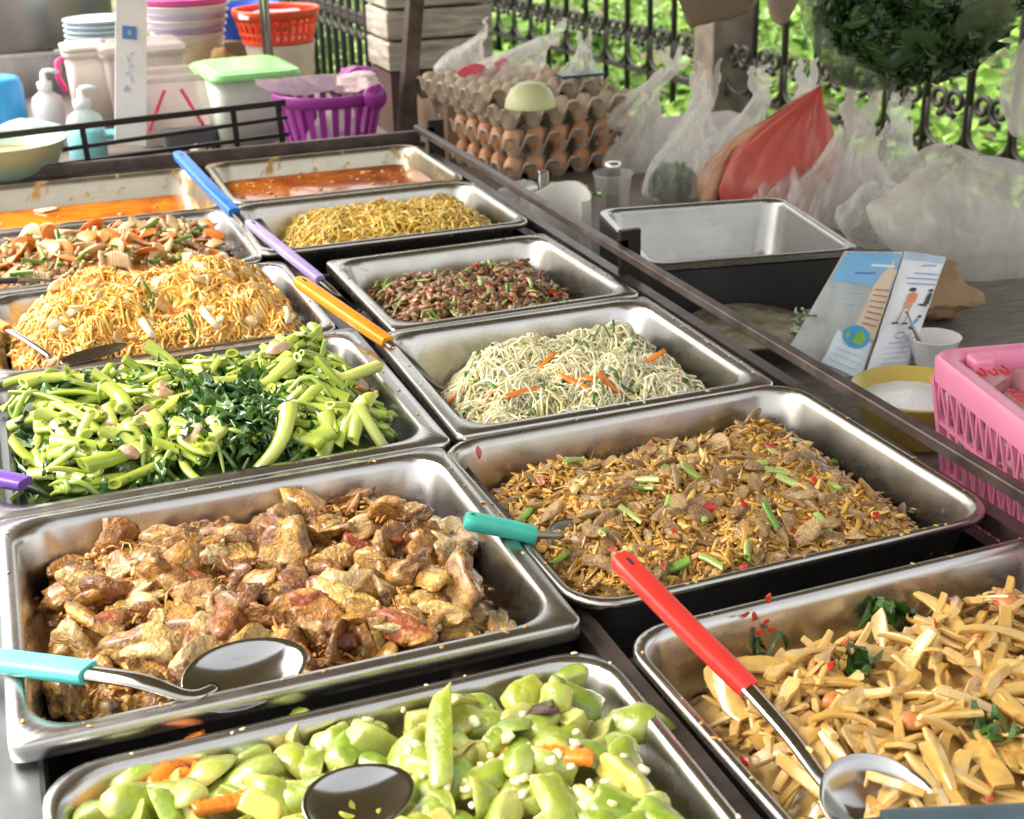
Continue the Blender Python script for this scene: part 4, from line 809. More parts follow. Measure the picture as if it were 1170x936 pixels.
o = MB().add(V, F).build('ground', m); tag(o, 'earth and grass ground around the stall', kind='structure')
mb = MB(); box(mb, (.3, 1.0, GZ+.012), (5.2, 12, .02)); o = mb.build('pavement', plain('grey_concrete', (.24, .23, .21), .85, 0, 5, .7, 1.2, .4), None, False); tag(o, 'grey concrete pavement under the stall', kind='structure')

# ------------------------------------------------------------------ foliage
M['leaves'] = food('bright_leaves', [(.10,.22,.018),(.14,.29,.025),(.2,.37,.04),(.27,.44,.06)], .45, 3, .85, 1.1, 0)
def leafmass(name, n, fx, fy, hfun, size, label, mat, seed=1):
    R = np.random.default_rng(seed); X = R.uniform(*fx, n); Y_ = fy[0]+(fy[1]-fy[0])*R.uniform(0, 1, n)**1.3
    Z = ground(X, Y_)+hfun(X, Y_)*R.uniform(.2, 1, n)**.7
    nn = np.stack([R.normal(size=n)*.6-.3, R.normal(size=n)*.6-.5, np.ones(n)], 1)
    v = np.array([[-.5, 0, 0], [-.15, .26, .04], [.25, .2, .02], [.5, 0, -.1], [.25, -.2, .02], [-.15, -.26, .04], [0, 0, -.05]]); f = np.array([[0, 6, 1, 0], [1, 6, 2, 1], [2, 6, 3, 2], [3, 6, 4, 3], [4, 6, 5, 4], [5, 6, 0, 5]])[:, :3]
    mb = MB(); scatter(mb, [(v, f)], np.stack([X, Y_, Z], 1), rotm(nn, R.uniform(0, 6.3, n), .3, R), R.uniform(.6, 1.4, n)*size)
    return tag(mb.build(name, mat), label, kind='stuff')
hb = lambda X, Y: .35+.25*np.sin(X*1.1+Y*.9)+.2*np.sin(X*2.3-Y*1.7)
leafmass('ground_cover', 64000, (4.75, 15), (4.5, 30), hb, .11, 'dense bright green leafy ground cover beyond the iron fence', M['leaves'], 5)
leafmass('undergrowth', 9000, (1.9, 4.8), (10.8, 26), lambda X, Y: .2+.2*np.sin(X*2+Y), .14, 'sunlit yellow green undergrowth far behind the stall', M['leaves'], 6)
leafmass('weeds', 5200, (2.95, 5.0), (4.5, 14), lambda X, Y: .18+0*X, .1, 'low weeds at the foot of the iron fence', M['leaves'], 7)

# ------------------------------------------------------------------ iron fences
def spiral(c, ux_, r0, turns, hand, n=20):     # flat scroll in the plane of ux_ and z
    P = []
    for k in range(n):
        t = k/(n-1); a = turns*2*PI*t; r = r0*(1-.72*t); P.append(np.array(c)+np.array(ux_)*hand*r*math.sin(a)+np.array([0, 0, 1])*(-r*math.cos(a)))
    return P
def fence(A, B_, z0, z1, n, rad, label, sc=.1, seed=1, band=0.0, zb=None):
    A = np.array(A); B_ = np.array(B_); d = (B_-A); L = np.linalg.norm(d); e = np.append(d/L, 0)
    root = empty('iron_fence', (*A, z0)); tag(root, label, 'fence'); O = np.array([*A, z0])
    for z in (z0, z1):
        mb = MB(); bar(mb, np.array([0, 0, z-z0]), e*L+np.array([0, 0, z-z0]), .03, .035); mb.build('rail', M['iron'], root, False)
    pm_ = MB(); P = [(0, 0, -(z0-zb) if zb is not None else 0), (0, 0, z1-z0)]; tube(pm_, P, rad, 8); pmesh = pm_.mesh('picket', M['iron'])
    sp = L/n
    sm_ = MB()
    # a U-shaped loop between pickets whose ends curl inwards
    U = []; w = sp*.46
    for k in range(11):
        a = PI+PI*k/10; U.append(e[:3]*w*math.cos(a)+np.array([0, 0, sc*.9+sc*.8*math.sin(a)]))
    tube(sm_, [e*(-w)+np.array([0, 0, sc*1.9])]+U+[e*w+np.array([0, 0, sc*1.9])], rad*.7, 6, up=np.cross(e, (0, 0, 1)))
    for hd in (-1, 1): tube(sm_, spiral(e*hd*w*.42+np.array([0, 0, sc*1.9]), e, sc*.55, 1.35, -hd), np.linspace(rad*.8, rad*.6, 20), 6, up=np.cross(e, (0, 0, 1)))
    smesh = sm_.mesh('scroll', M['iron'])
    for i in range(n+1):
        o = bpy.data.objects.new('picket', pmesh); COL.objects.link(o); o.parent = root; o.location = e*sp*i
        if i < n:
            o = bpy.data.objects.new('scroll', smesh); COL.objects.link(o); o.parent = root; o.location = e*sp*(i+.5)+np.array([0, 0, band])
    return root
zf = -.8
fa, fb = un(635, 55, zf)[:2], un(1047, 163, zf)[:2]; dd = (fb-fa)/np.linalg.norm(fb-fa)
FA = fa-dd*3.2; FB = fb+dd*2.2; nL = np.linalg.norm(FB-FA)
fence(FA, FB, zf, .75, int(nL/.30), .022, 'black iron fence with scrolls in front of the bright green leaves', .13, zb=GZ+.02)
ga, gb = un(316, 4, -.15)[:2], un(435, 53, -.15)[:2]; gd = (gb-ga)/np.linalg.norm(gb-ga)
print('fence2', ga, gb)
FA2 = ga-gd*1.0; FB2 = gb+gd*.5
fence(FA2, FB2, GZ+.12, .6, int(np.linalg.norm(FB2-FA2)/.14), .016, 'thin dark iron fence behind the red basket and steel posts', .05, band=-GZ-.12-.15, zb=GZ)
# stone gate pier in the fence and the weathered box
M['stone'] = plain('weathered_stone', (.13, .10, .08), .85, 0, 6, .6, 1.3, .6, .01)
t = ux(829, 60, FA[0]*.35+FB[0]*.65); 
mb = MB(); box(mb, (t[0], t[1], -.2), (.32, .26, 1.9)); box(mb, (t[0], t[1], .78), (.4, .34, .08)); o = mb.build('fence_pier', M['stone'], None, False); bevel(o, .012); tag(o, 'brownish stone pier standing in the iron fence', 'pillar')
M['plank'] = plain('weathered_white_planks', (.42, .37, .31), .85, 0, 7, .45, 1.25, .5, .004, stretch=(1, 1, 7))
M['maroon'] = plain('maroon_paint', (.07, .03, .028), .6, 0, 6, .7, 1.3, .2)
wb = uy(492, 74, 5.3); root = empty('wooden_cabinet', (wb[0], wb[1], GZ)); tag(root, 'weathered pale plank cabinet on a maroon base behind the egg trays', 'cabinet')
mb = MB()
for i in range(6): box(mb, (0, 0, wb[2]-GZ+.06+i*.115), (.42, .3, .105))
o = mb.build('plank_body', M['plank'], root, False); bevel(o, .008)
mb = MB(); box(mb, (0, .01, (wb[2]-GZ)/2), (.40, .28, wb[2]-GZ-.002)); mb.build('base', M['maroon'], root, False)
pst = uy(462, 165, 4.0); ptop = uy(474, 0, 4.0)
mb = MB(); dv = (ptop-pst); bar(mb, pst-dv*.9, pst+dv*3.4, .046, .046, up=(0, 1, 0)); o = mb.build('stall_post', M['brownbar'], None, False); bevel(o, .004); tag(o, 'rusty brown square steel post of the stall roof', 'post')
p1 = uy(306, 56, 4.75); mb = MB(); tube(mb, [(p1[0], p1[1], -.14), (p1[0], p1[1], 1.35)], .0175, 16); o = mb.build('steel_pole', M['spoon']); tag(o, 'shiny round steel pole rising beside the red basket', 'pole')
# awning overhead
aw = empty('stall_awning', (1.55, 2.3, 1.4)); tag(aw, 'brown canvas awning over the stall', 'awning')
mb = MB(); nx = 16
Xa, Ya = np.meshgrid(np.linspace(-1.9, 1.55, nx), np.linspace(-1.7, 2.5, nx)); Za = .06*np.cos(Xa*2.0)+.015*np.sin(Ya*7); V = np.stack([Xa, Ya, Za], -1).reshape(-1, 3); V2 = V-np.array([0, 0, .006]); idx = np.arange(nx*nx).reshape(nx, nx); F = np.stack([idx[:-1, :-1], idx[:-1, 1:], idx[1:, 1:], idx[1:, :-1]], -1).reshape(-1, 4)
mb.add(V, F); mb.add(V2, F[:, ::-1]); mb.build('canvas', plain('brown_canvas', (.36, .3, .24), .8, 0, 20, .8, 1.1), aw)
mb = MB(); bar(mb, (-1.9, -1.7, -.08), (-1.9, 2.5, -.08), .03, .03); bar(mb, (1.5, -1.7, -.08), (1.5, 2.5, -.08), .03, .03); mb.build('awning_frame', M['iron'], aw, False)

# ================================================================== things on the back table
def P_plain(n, c, r=.35, **k): return plain(n, c, r, 0, 20, .93, 1.05, **k)
def put(mb, name, mat, loc, label, cat, group=None, rz=0, ang=40, scale=1):
    o = mb.build(name, mat); o.location = loc; o.rotation_euler = (0, 0, rz); o.scale = (scale,)*3; sharp(o, ang); return tag(o, label, cat, group)
TBZ = -.14
def gp(px, py, z=TBZ): return un(px, py, z)
# big pot
pc = gp(25, 95); pr = .43; pz = TBZ; root = empty('stock_pot', (pc[0]-.05, 6.1, pz)); tag(root, 'large dull aluminium stock pot with side handles', 'pot')
mb = MB(); lathe(mb, [(.40, 0), (.43, .02), (.44, .05), (.45, .42), (.47, .44), (.47, .45), (.44, .45), (.42, .43), (.41, .06), (.02, .05)], n=56); o = mb.build('pot_body', steel('aluminium', (.34, .32, .3), .36), root); sharp(o, 40)
for a in (-1.02, 1.2, -.2):
    mb = MB(); c, s = math.cos(a), math.sin(a); q = lambda r, t, z: (r*c-t*s, r*s+t*c, z)
    tube(mb, [q(.44, -.075, .16), q(.49, -.075, .16), q(.50, -.06, .09), q(.50, 0, .085), q(.50, .06, .09), q(.49, .075, .16), q(.44, .075, .16)], .009, 8); mb.build('handle', M['spoon'], root)
for px in (None,):
    mb = MB(); lathe(mb, [(.46, .45), (.46, .462), (.3, .485), (.05, .495)], n=48); mb.build('lid', steel('lid_steel', (.5, .48, .46), .25), root)
# light blue plates
M['bluewhite'] = P_plain('pale_blue_plastic', (.62, .74, .8)); 
def dish(r, h, th=.004, n=44, foot=.6): return [(r*foot*.9, 0), (r*foot, .001), (r*foot+.01, .006), (r*.93, h*.8), (r, h), (r+.004, h+.001), (r+.003, h+.005), (r-.006, h+.004), (r*.9, h*.85), (r*foot*.95, .009), (.004, .008)]
pl = uy(118, 62, 5.4); mesh0 = None
for i in range(6):
    if mesh0 is None: mb = MB(); lathe(mb, dish(.125, .035), n=44); mesh0 = mb.mesh('plate', M['bluewhite'])
    o = bpy.data.objects.new('plate', mesh0); COL.objects.link(o); o.location = (pl[0], pl[1], pl[2]+.018*i); tag(o, 'pale blue plate in the short stack beside the white sign board', 'plate', 'stack of pale blue plates')
mb = MB(); box(mb, (0, 0, 0), (.3, .3, pl[2]-TBZ-.002)); o = put(mb, 'grey_box', P_plain('grey_plastic', (.3, .3, .3)), (pl[0]+.02, pl[1]+.02, (pl[2]+TBZ)/2), 'low grey box under the pale blue plates', 'box'); bevel(o, .01)
# stack of big bowls with pink on top
bw_ = uy(218, 62, 5.2)
cols = [('cream', (.78, .74, .55)), ('cream', (.78, .74, .55)), ('white', (.78, .76, .74)), ('mauve', (.48, .38, .55)), ('white', (.78, .76, .74)), ('lilac', (.6, .52, .66)), ('white', (.8, .78, .77)), ('pink', (.72, .12, .38))]
for i, (cn, cc) in enumerate(cols):
    mb = MB(); lathe(mb, dish(.118+.0058*i, .062, foot=.7), n=48); o = mb.build('bowl', P_plain(cn+'_melamine', cc)); o.location = (bw_[0], bw_[1], bw_[2]-.035+.0245*i)
    lab = {0: 'cream bowl at the very bottom of the tall bowl stack', 1: 'cream bowl second from the bottom of the tall stack', 2: 'white bowl directly above the two cream bowls', 3: 'mauve rimmed bowl midway up the tall stack', 4: 'white bowl just above the mauve one', 5: 'lilac bowl third from the top of the stack', 6: 'white bowl directly beneath the pink bowl', 7: 'bright pink bowl topping the tall stack of bowls'}[i]; tag(o, lab, 'bowl', 'tall stack of bowls')
mb = MB(); box(mb, (0, 0, 0), (.34, .34, bw_[2]-.035-TBZ-.001)); o = put(mb, 'storage_box', P_plain('beige_plastic', (.5, .42, .36)), (bw_[0], bw_[1]+.03, (bw_[2]-.035+TBZ)/2), 'beige box carrying the tall stack of bowls', 'box'); bevel(o, .012)
# blue basin
bb = uy(280, 42, 5.9); mb = MB(); lathe(mb, [(.1, 0), (.13, .1), (.15, .13), (.155, .13), (.15, .12), (.1, .01), (.01, .008)], n=40); put(mb, 'plastic_basin', P_plain('royal_blue_plastic', (.02, .09, .5)), (bb[0], bb[1], bb[2]), 'royal blue plastic basin between pink bowls and red basket', 'basin')
mb = MB(); box(mb, (0, 0, 0), (.26, .26, bb[2]-TBZ-.001)); o = put(mb, 'carton', plain('brown_card', (.2, .13, .08), .8), (bb[0], bb[1], (bb[2]+TBZ)/2), 'brown carton holding up the blue basin', 'box')
# red basket on cream bucket
def ring_basket(name, r0, r1, h, mat, nslot, label, cat, loc, rim=.02, rows=1, sx=1.0):
    root = empty(name, loc); tag(root, label, cat)
    mb = MB(); 
    for (ra, za, zb_) in ((r1, h-rim, h), (r0, 0, .012)):
        lathe(mb, [(ra-.005, za), (ra+.002, za), (ra+.005, zb_-.003), (ra+.003, zb_), (ra-.004, zb_), (ra-.006, za)], n=48)
    MBs = MB(); mb2 = MB()
    rims = mb.build('rim', mat, root)
    # remove caps of the rings is not needed: they are hidden by a base disc and the load
    for k in range(nslot):
        a = 2*PI*k/nslot; da = 2*PI/nslot*.27; 
        V = []
        for z, r in ((.008, r0), (h-rim+.003, r1-.001)):
            for s_ in (-1, 1):
                for rr in (r-.004, r): V.append((rr*math.cos(a+s_*da), rr*math.sin(a+s_*da), z))
        mb2.add(V, [[0,1,3,2],[4,6,7,5],[0,4,5,1],[2,3,7,6],[0,2,6,4],[1,5,7,3]])
    for q in range(rows-1):
        z = h*(q+1)/rows*.9; r = r0+(r1-r0)*z/h; mb2.add(*(lambda t: (np.concatenate(t.v), t.f))(lathe(MB(), [(r-.004, z-.006), (r+.001, z-.006), (r+.001, z+.006), (r-.004, z+.006)], n=40)))
    w = mb2.build('slatted_wall', mat, root, False)
    if sx != 1: root.scale = (sx, 1, 1)
    return root
def open_ring(mb, prof, n=48):                   # closed loop profile swept round: no caps
    a = np.arange(n)*2*PI/n; V = np.concatenate([np.stack([r*np.cos(a), r*np.sin(a), np.full(n, z)], 1) for r, z in prof]); m_ = len(prof); F = []
    for k in range(m_):
        k2 = (k+1) % m_
        for i in range(n): j = (i+1) % n; F.append([k*n+i, k*n+j, k2*n+j, k2*n+i])
    mb.add(V, F)
def ring_basket(name, r0, r1, h, mat, nslot, label, cat, loc, rim=.02, rows=1, sx=1.0, rz=0):
    root = empty(name, loc, rz); tag(root, label, cat); mb = MB(); open_ring(mb, [(r1-.006, h-rim), (r1+.001, h-rim), (r1+.006, h-.004), (r1+.004, h), (r1-.004, h), (r1-.007, h-.004)]); mb.build('rim', mat, root)
    mb2 = MB(); open_ring(mb2, [(r0-.004, 0), (r0+.001, 0), (r0+.002, .014), (r0-.004, .014)]); lathe(mb2, [(r0-.003, .001), (r0-.003, .006)], n=48)
    for q in range(rows-1):
        z = h*(q+1)/rows*.92; r = r0+(r1-r0)*z/h; open_ring(mb2, [(r-.004, z-.005), (r+.001, z-.005), (r+.001, z+.005), (r-.004, z+.005)])
    for k in range(nslot):
        a = 2*PI*k/nslot; da = 2*PI/nslot*.27; V = []
        for z, r in ((.008, r0), (h-rim+.003, r1-.001)):
            for s_ in (-1, 1):
                for rr in (r-.004, r): V.append((rr*math.cos(a+s_*da), rr*math.sin(a+s_*da), z))
        mb2.add(V, [[0,1,3,2],[4,6,7,5],[0,4,5,1],[2,3,7,6],[0,2,6,4],[1,5,7,3]])
    mb2.build('slatted_wall', mat, root, False); root.scale = (sx, 1, 1); return root
rb = uy(318, 47, 5.0); M['redp'] = P_plain('orange_red_plastic', (.72, .07, .02))
ring_basket('plastic_basket', .125, .148, .115, M['redp'], 30, 'round orange red plastic basket standing on a cream bucket', 'basket', (rb[0], rb[1], rb[2]), .032, 3)
mb = MB(); v, f = chunk(77, (.11, .1, .03), 2, .3, 2, 3); mb.add(v, f); put(mb, 'pink_cloth', P_plain('pink_cloth', (.75, .3, .35)), (rb[0], rb[1], rb[2]+.085), 'crumpled pink cloth inside the orange red basket', 'cloth')
mb = MB(); box(mb, (0, 0, 0), (.045, .002, .02)); o = put(mb, 'paper_tag', P_plain('white_paper', (.8, .78, .74)), (rb[0]-.128, rb[1]-.082, rb[2]+.1), 'small white paper tag on the rim of the red basket', 'tag', rz=-.9)
mb = MB(); lathe(mb, [(.10, 0), (.12, rb[2]-TBZ-.02), (.125, rb[2]-TBZ-.003), (.02, rb[2]-TBZ-.002)], n=40); put(mb, 'bucket', P_plain('cream_plastic', (.68, .56, .48)), (rb[0]+.005, rb[1], TBZ), 'cream coloured bucket under the orange red basket', 'bucket')
# green lidded tub
gb_ = uy(287, 96, 4.35); root = empty('lunch_box', (gb_[0], gb_[1]+.1, TBZ), .05); tag(root, 'see through tub closed by a lime green lid', 'tub')
top = gb_[2]+.02-TBZ
mb = MB(); loft(mb, [ring3(rrect(.24, .30, .03), 0), ring3(rrect(.27, .33, .04), top)]); mb.build('tub_body', P_plain('milky_plastic', (.6, .66, .55)), root)
mb = MB(); loft(mb, [ring3(rrect(.285, .35, .04), top+.002), ring3(rrect(.29, .355, .045), top+.01), ring3(rrect(.28, .345, .045), top+.022), ring3(rrect(.235, .30, .03), top+.028), ring3(rrect(.225, .29, .03), top+.030), ring3(rrect(.22, .285, .03), top+.030)]); o = mb.build('lid', P_plain('lime_green_plastic', (.32, .76, .26), .3), root); sharp(o, 30)
# clear tubs
M['frost'] = film('frosted_tub', (.66, .58, .55), .6, .25, 5, .35)
def rect_tub(name, x, y, z, w, d, h, label, mat, rz=0, lid=False, cat='tub'):
    root = empty(name, (x, y, z), rz); tag(root, label, cat)
    mb = MB(); loft(mb, [ring3(rrect(w*.86, d*.86, .02), 0), ring3(rrect(w, d, .025), h), ring3(rrect(w-.005, d-.005, .023), h), ring3(rrect(w*.86-.005, d*.86-.005, .018), .004)], True, True); mb.build('tub_body', mat, root)
    mb = MB(); R_ = [ring3(rrect(w-.002, d-.002, .026), h-.018), ring3(rrect(w+.016, d+.016, .03), h-.016), ring3(rrect(w+.018, d+.018, .03), h), ring3(rrect(w+.01, d+.01, .03), h+.002), ring3(rrect(w-.006, d-.006, .024), h), ring3(rrect(w-.008, d-.008, .024), h-.018)]; loft(mb, R_+[R_[0]], False, False); mb.build('rim', mat, root)
    if lid: mb = MB(); loft(mb, [ring3(rrect(w+.02, d+.02, .03), h+.003), ring3(rrect(w+.02, d+.02, .03), h+.016), ring3(rrect(w-.02, d-.02, .03), h+.022)]); mb.build('lid', mat, root)
    return root
t1 = gp(203, 165, TBZ); rt = rect_tub('clear_tub', t1[0]-.002, t1[1]+.07, TBZ, .245, .2, .215, 'open frosted tub with pink clip handles beside the white board', M['frost'])
for s_ in (-1, 1):
    mb = MB(); bar(mb, (s_*.02+.045*s_*.1, -.122, .18), (s_*.085, -.108, .055), .011, .006, up=(0, 1, 0)); o = mb.build('pink_clip', P_plain('hot_pink_plastic', (.85, .08, .16)), rt, False); bevel(o, .002)
rect_tub('clear_tub', t1[0]-.04, t1[1]+.42, TBZ, .26, .24, .25, 'closed frosted tub with flat lid behind the open one', M['frost'], 0, True)
M['graybin'] = P_plain('dark_grey_plastic', (.1, .11, .12))
mb = MB(); loft(mb, [ring3(rrect(.16, .08, .02), 0), ring3(rrect(.17, .09, .02), .06)]); put(mb, 'grey_tray', M['graybin'], (t1[0]+.03, t1[1]-.085, TBZ), 'small dark grey dish in front of the frosted tub', 'dish')
# cream caddy with pink handle
cb = gp(104, 150, TBZ); root = rect_tub('cream_tub', cb[0]+.03, cb[1]+.12, TBZ, .15, .16, .25, 'cream coloured tub with a hot pink side handle', P_plain('cream_tub_plastic', (.76, .66, .58)), 0, True)
mb = MB(); tube(mb, [(-.078, -.02, .23), (-.10, -.03, .22), (-.105, -.03, .17), (-.085, -.02, .12)], .010, 8); mb.build('handle', P_plain('magenta_plastic', (.85, .06, .3)), root)
# blue pail, upside down
bp = gp(8, 158, TBZ); mb = MB(); lathe(mb, [(.088, 0), (.084, .15), (.078, .17), (.066, .178), (.045, .176), (.03, .17), (.028, .12), (.002, .12)], n=40); put(mb, 'blue_container', P_plain('sky_blue_plastic', (.05, .38, .78)), (bp[0]-.01, bp[1], TBZ+.02), 'sky blue plastic container with a hole in its rounded top', 'container')
# clear rectangular container behind
cr = gp(35, 118, TBZ); rect_tub('clear_box', cr[0], cr[1]+.25, TBZ, .34, .2, .16, 'clear rectangular box behind the sky blue container', film('clear_box_plastic', (.82, .78, .74), .5, .25, 5, .3), 0)
# pump bottles
def pump(c, h, r, label, matb, liquid=None, k=1.0):
    root = empty('pump_bottle', tuple(c)); tag(root, label, 'bottle'); mb = MB()
    lathe(mb, [(r*.9, 0), (r, .01), (r, h*.55), (r*.85, h*.7), (r*.35, h*.8), (r*.33, h*.84), (.002, h*.84)], n=32); mb.build('bottle_body', matb, root)
    if liquid: mb = MB(); lathe(mb, [(r*.86, .006), (r*.95, .014), (r*.95, h*.5), (.002, h*.5)], n=32); mb.build('liquid', liquid, root)
    mb = MB(); lathe(mb, [(r*.45, h*.82), (r*.45, h*.95), (r*.2, h*.97), (r*.16, h*1.12), (.002, h*1.12)], n=20); tube(mb, [(0, 0, h*1.12), (r*.35, -r*.1, h*1.14), (r*.9, -r*.3, h*1.11)], r*.13, 8); mb.build('pump', P_plain('white_pump', (.86, .86, .86)), root); return root
wp = gp(60, 158, TBZ); pump((wp[0], wp[1], TBZ), .19, .052, 'white pump bottle next to the sky blue container', P_plain('pinkish_white_plastic', (.8, .72, .72)))
cp_ = gp(104, 186, TBZ); pump((cp_[0], cp_[1]+.04, TBZ), .19, .058, 'clear pump bottle half full of turquoise gel', film('clear_bottle', (.85, .9, .9), .35, .15, 4, .3), P_plain('turquoise_gel', (.1, .6, .62), .2))
# cyan packs and magazines
mb = MB(); v, f = chunk(81, (.13, .06, .045), 2, .12, 1.5, 3); mb.add(v, f); q = gp(55, 172, TBZ); put(mb, 'wipes_pack', P_plain('pale_cyan_film', (.55, .8, .84), .25), (q[0]-.01, q[1]+.04, TBZ+.06), 'pale cyan soft pack lying between bottles and green bowl', 'pack')
mb = MB(); box(mb, (0, 0, 0), (.17, .1, .012)); q = gp(112, 178, TBZ); put(mb, 'turquoise_tray', P_plain('turquoise_plastic', (.12, .55, .56)), (q[0]+.03, q[1]-.02, -.075), 'flat turquoise tray behind the low iron railing', 'tray', rz=.1)
m, nt, b, out = newmat('printed_paper'); no = noiseN(nt, 30, 2); r = ramp(nt, [(.75,.72,.7), (.5,.1,.2), (.8,.78,.76), (.1,.1,.14), (.78,.75,.72)], [.35, .45, .5, .6, .65], 'CONSTANT'); nt.links.new(no.outputs[0], r.inputs[0]); nt.links.new(r.outputs[0], b.inputs['Base Color'])
mb = MB(); box(mb, (0, 0, 0), (.15, .11, .03)); q = gp(103, 192, -.06); put(mb, 'magazine_pile', m, (q[0], q[1]+.04, -.072), 'small pile of printed magazines beside the shallow pasta tray', 'magazines', rz=.15)
mb = MB(); box(mb, (0, 0, 0), (.5, .14, .05)); put(mb, 'shelf_block', M['tablewood'], (.33, 3.71, -.114), 'dark wooden ledge right behind the curry trays', 'ledge')
# white board with blue sticker
s0 = uy(149, 166, 3.78); s1 = uy(150, -8, 3.90); root = empty('sign_board', tuple(s0)); tag(root, 'tall narrow white board with a small blue label', 'board')
wv = .0795; dv = s1-s0
mb = MB(); bar(mb, (0, 0, 0), dv*1.05, wv, .012, up=(0, 1, .0)); o = mb.build('panel', P_plain('white_board', (.87, .87, .89), .3), root, False)
ex = np.array([1.0, 0, 0]); ez = dv/np.linalg.norm(dv); ey = np.cross(ez, ex); ey /= np.linalg.norm(ey); ex = np.cross(ey, ez)
def onb(mb, fx, fz, w, h, rot=0):
    c = ez*np.linalg.norm(dv)*fz+ex*wv*fx-ey*.0078; c_, s_ = math.cos(rot), math.sin(rot); a = ex*c_+ez*s_; b2 = -ex*s_+ez*c_
    V = [c+a*w/2*i+b2*h/2*j-ey*k*.0006 for k in (-1, 1) for i, j in ((-1,-1),(1,-1),(1,1),(-1,1))]; mb.add(V, [[0,3,2,1],[4,5,6,7],[0,1,5,4],[1,2,6,5],[2,3,7,6],[3,0,4,7]])
mb = MB(); onb(mb, -.06, .735, .036, .034); mb.build('blue_label', P_plain('label_blue', (.1, .25, .6)), root, False)
mb = MB(); onb(mb, -.06, .737, .012, .012, .6); mb.build('label_mark', P_plain('label_white', (.7, .8, .88)), root, False)
mb = MB()
for k, z in enumerate((.60, .56, .52, .47, .43)): onb(mb, .06*(-1)**k-.04, z, .012, .0035, .9+k); onb(mb, -.1+.03*k, z-.015, .006, .003, -.5)
onb(mb, -.16, .375, .016, .004, .9); onb(mb, -.10, .37, .012, .004, -.8); onb(mb, -.13, .355, .014, .004, .2); mb.build('faded_lettering', P_plain('faded_violet_ink', (.55, .52, .75)), root, False)
# pale green bowl of soup standing on the rim
gq = un(10, 196, .0); root = empty('soup_bowl', (gq[0]+.0, 3.60, -.028)); tag(root, 'pale green bowl of reddish soup at the corner of the counter', 'bowl')
mb = MB(); lathe(mb, [(.06, 0), (.075, .006), (.12, .045), (.148, .105), (.151, .108), (.147, .108), (.117, .05), (.07, .014), (.002, .012)], n=56); mb.build('bowl_body', P_plain('pale_green_melamine', (.42, .58, .42)), root)
mb = MB(); lathe(mb, [(.128, .070), (.128, .0715), (.002, .0725)], n=48); m, nt, b, out = newmat('milky_red_soup'); no = noiseN(nt, 12, 4); r = ramp(nt, [(.75,.66,.5), (.72,.6,.42), (.5,.16,.05)], [.4, .55, .68]); nt.links.new(no.outputs[0], r.inputs[0]); nt.links.new(r.outputs[0], b.inputs['Base Color']); b.inputs['Roughness'].default_value = .15; mb.build('soup', m, root)
# shallow tray with pasta-like food
q0 = un(120, 190, -.02); q1 = un(288, 176, -.02); xx = (q0[0]+q1[0])/2; yy = 3.66
mb = MB(); w_, d_ = .40, .15; loft(mb, [ring3(rrect(w_*.9, d_*.8, .02), -.04), ring3(rrect(w_, d_, .02), 0), ring3(rrect(w_+.012, d_+.012, .02), .001), ring3(rrect(w_+.012, d_+.012, .02), .004), ring3(rrect(w_-.004, d_-.004, .02), .004), ring3(rrect(w_*.88, d_*.78, .02), -.036)]); o = put(mb, 'shallow_tray', M['steel'], (xx, yy, -.025), 'small shallow steel tray of pale pasta behind the curry trays', 'tray')
ys_ = np.random.default_rng(9); mb = MB(); n = 150; P3 = np.column_stack([xx+ys_.uniform(-.17, .17, n), yy+ys_.uniform(-.05, .05, n), -.045+ys_.uniform(0, .022, n)]); scatter(mb, [ribbon_tpl(s, 1, .3, 6, .6) for s in range(5)], P3, rotm(np.tile([0, 0, 1.0], (n, 1)), ys_.uniform(0, 6, n), .6), ys_.uniform(.03, .045, n)); tag(mb.build('pasta_twists', food('pasta_twist', [(.6,.48,.2),(.7,.6,.32),(.4,.34,.15)], .35, 8, .8, 1.1, .1)), 'pale yellow twists of pasta in the small shallow tray', kind='stuff')
mb = MB(); v, f = chunk(91, (1, .8, .7), 3, .3, 2, 3); mb.add(v, f); put(mb, 'garlic_bulb', P_plain('garlic_white', (.75, .7, .5)), (un(222, 172, -.02)[0], 3.67, -.002), 'whitish garlic bulb beside the blue ladle tip', 'garlic', scale=.022)
# brown paper bag, clear bags on the back table
def crump(seed, sc, cuts=6, na=.35, sub=4): return chunk(seed, sc, cuts, na, 1.8, sub, .12)
bpb = gp(268, 128, TBZ); v, f = crump(93, (.085, .06, .085)); put(MB().add(v, f), 'paper_bag', plain('brown_paper', (.36, .2, .08), .7, 0, 10, .7, 1.2, .5, .006), (bpb[0]+.01, bpb[1]+.06, TBZ+.13), 'crumpled brown paper bag in front of the lime green lid', 'paper bag')
M['bag'] = film('thin_clear_bag', (.86, .84, .8), .42)
v, f = crump(95, (.1, .07, .09)); q = gp(292, 160, TBZ); put(MB().add(v, f), 'clear_bag', film('blueish_bag', (.8, .84, .9), .55), (q[0], q[1]+.03, TBZ+.075), 'crumpled clear plastic bag between tub and purple basket', 'bag')
v, f = crump(96, (.05, .045, .04)); q = gp(246, 160, TBZ); put(MB().add(v, f), 'pink_paper', P_plain('pale_pink_paper', (.7, .45, .42)), (q[0], q[1]+.03, TBZ+.04), 'crumpled pale pink paper behind the iron railing', 'paper')
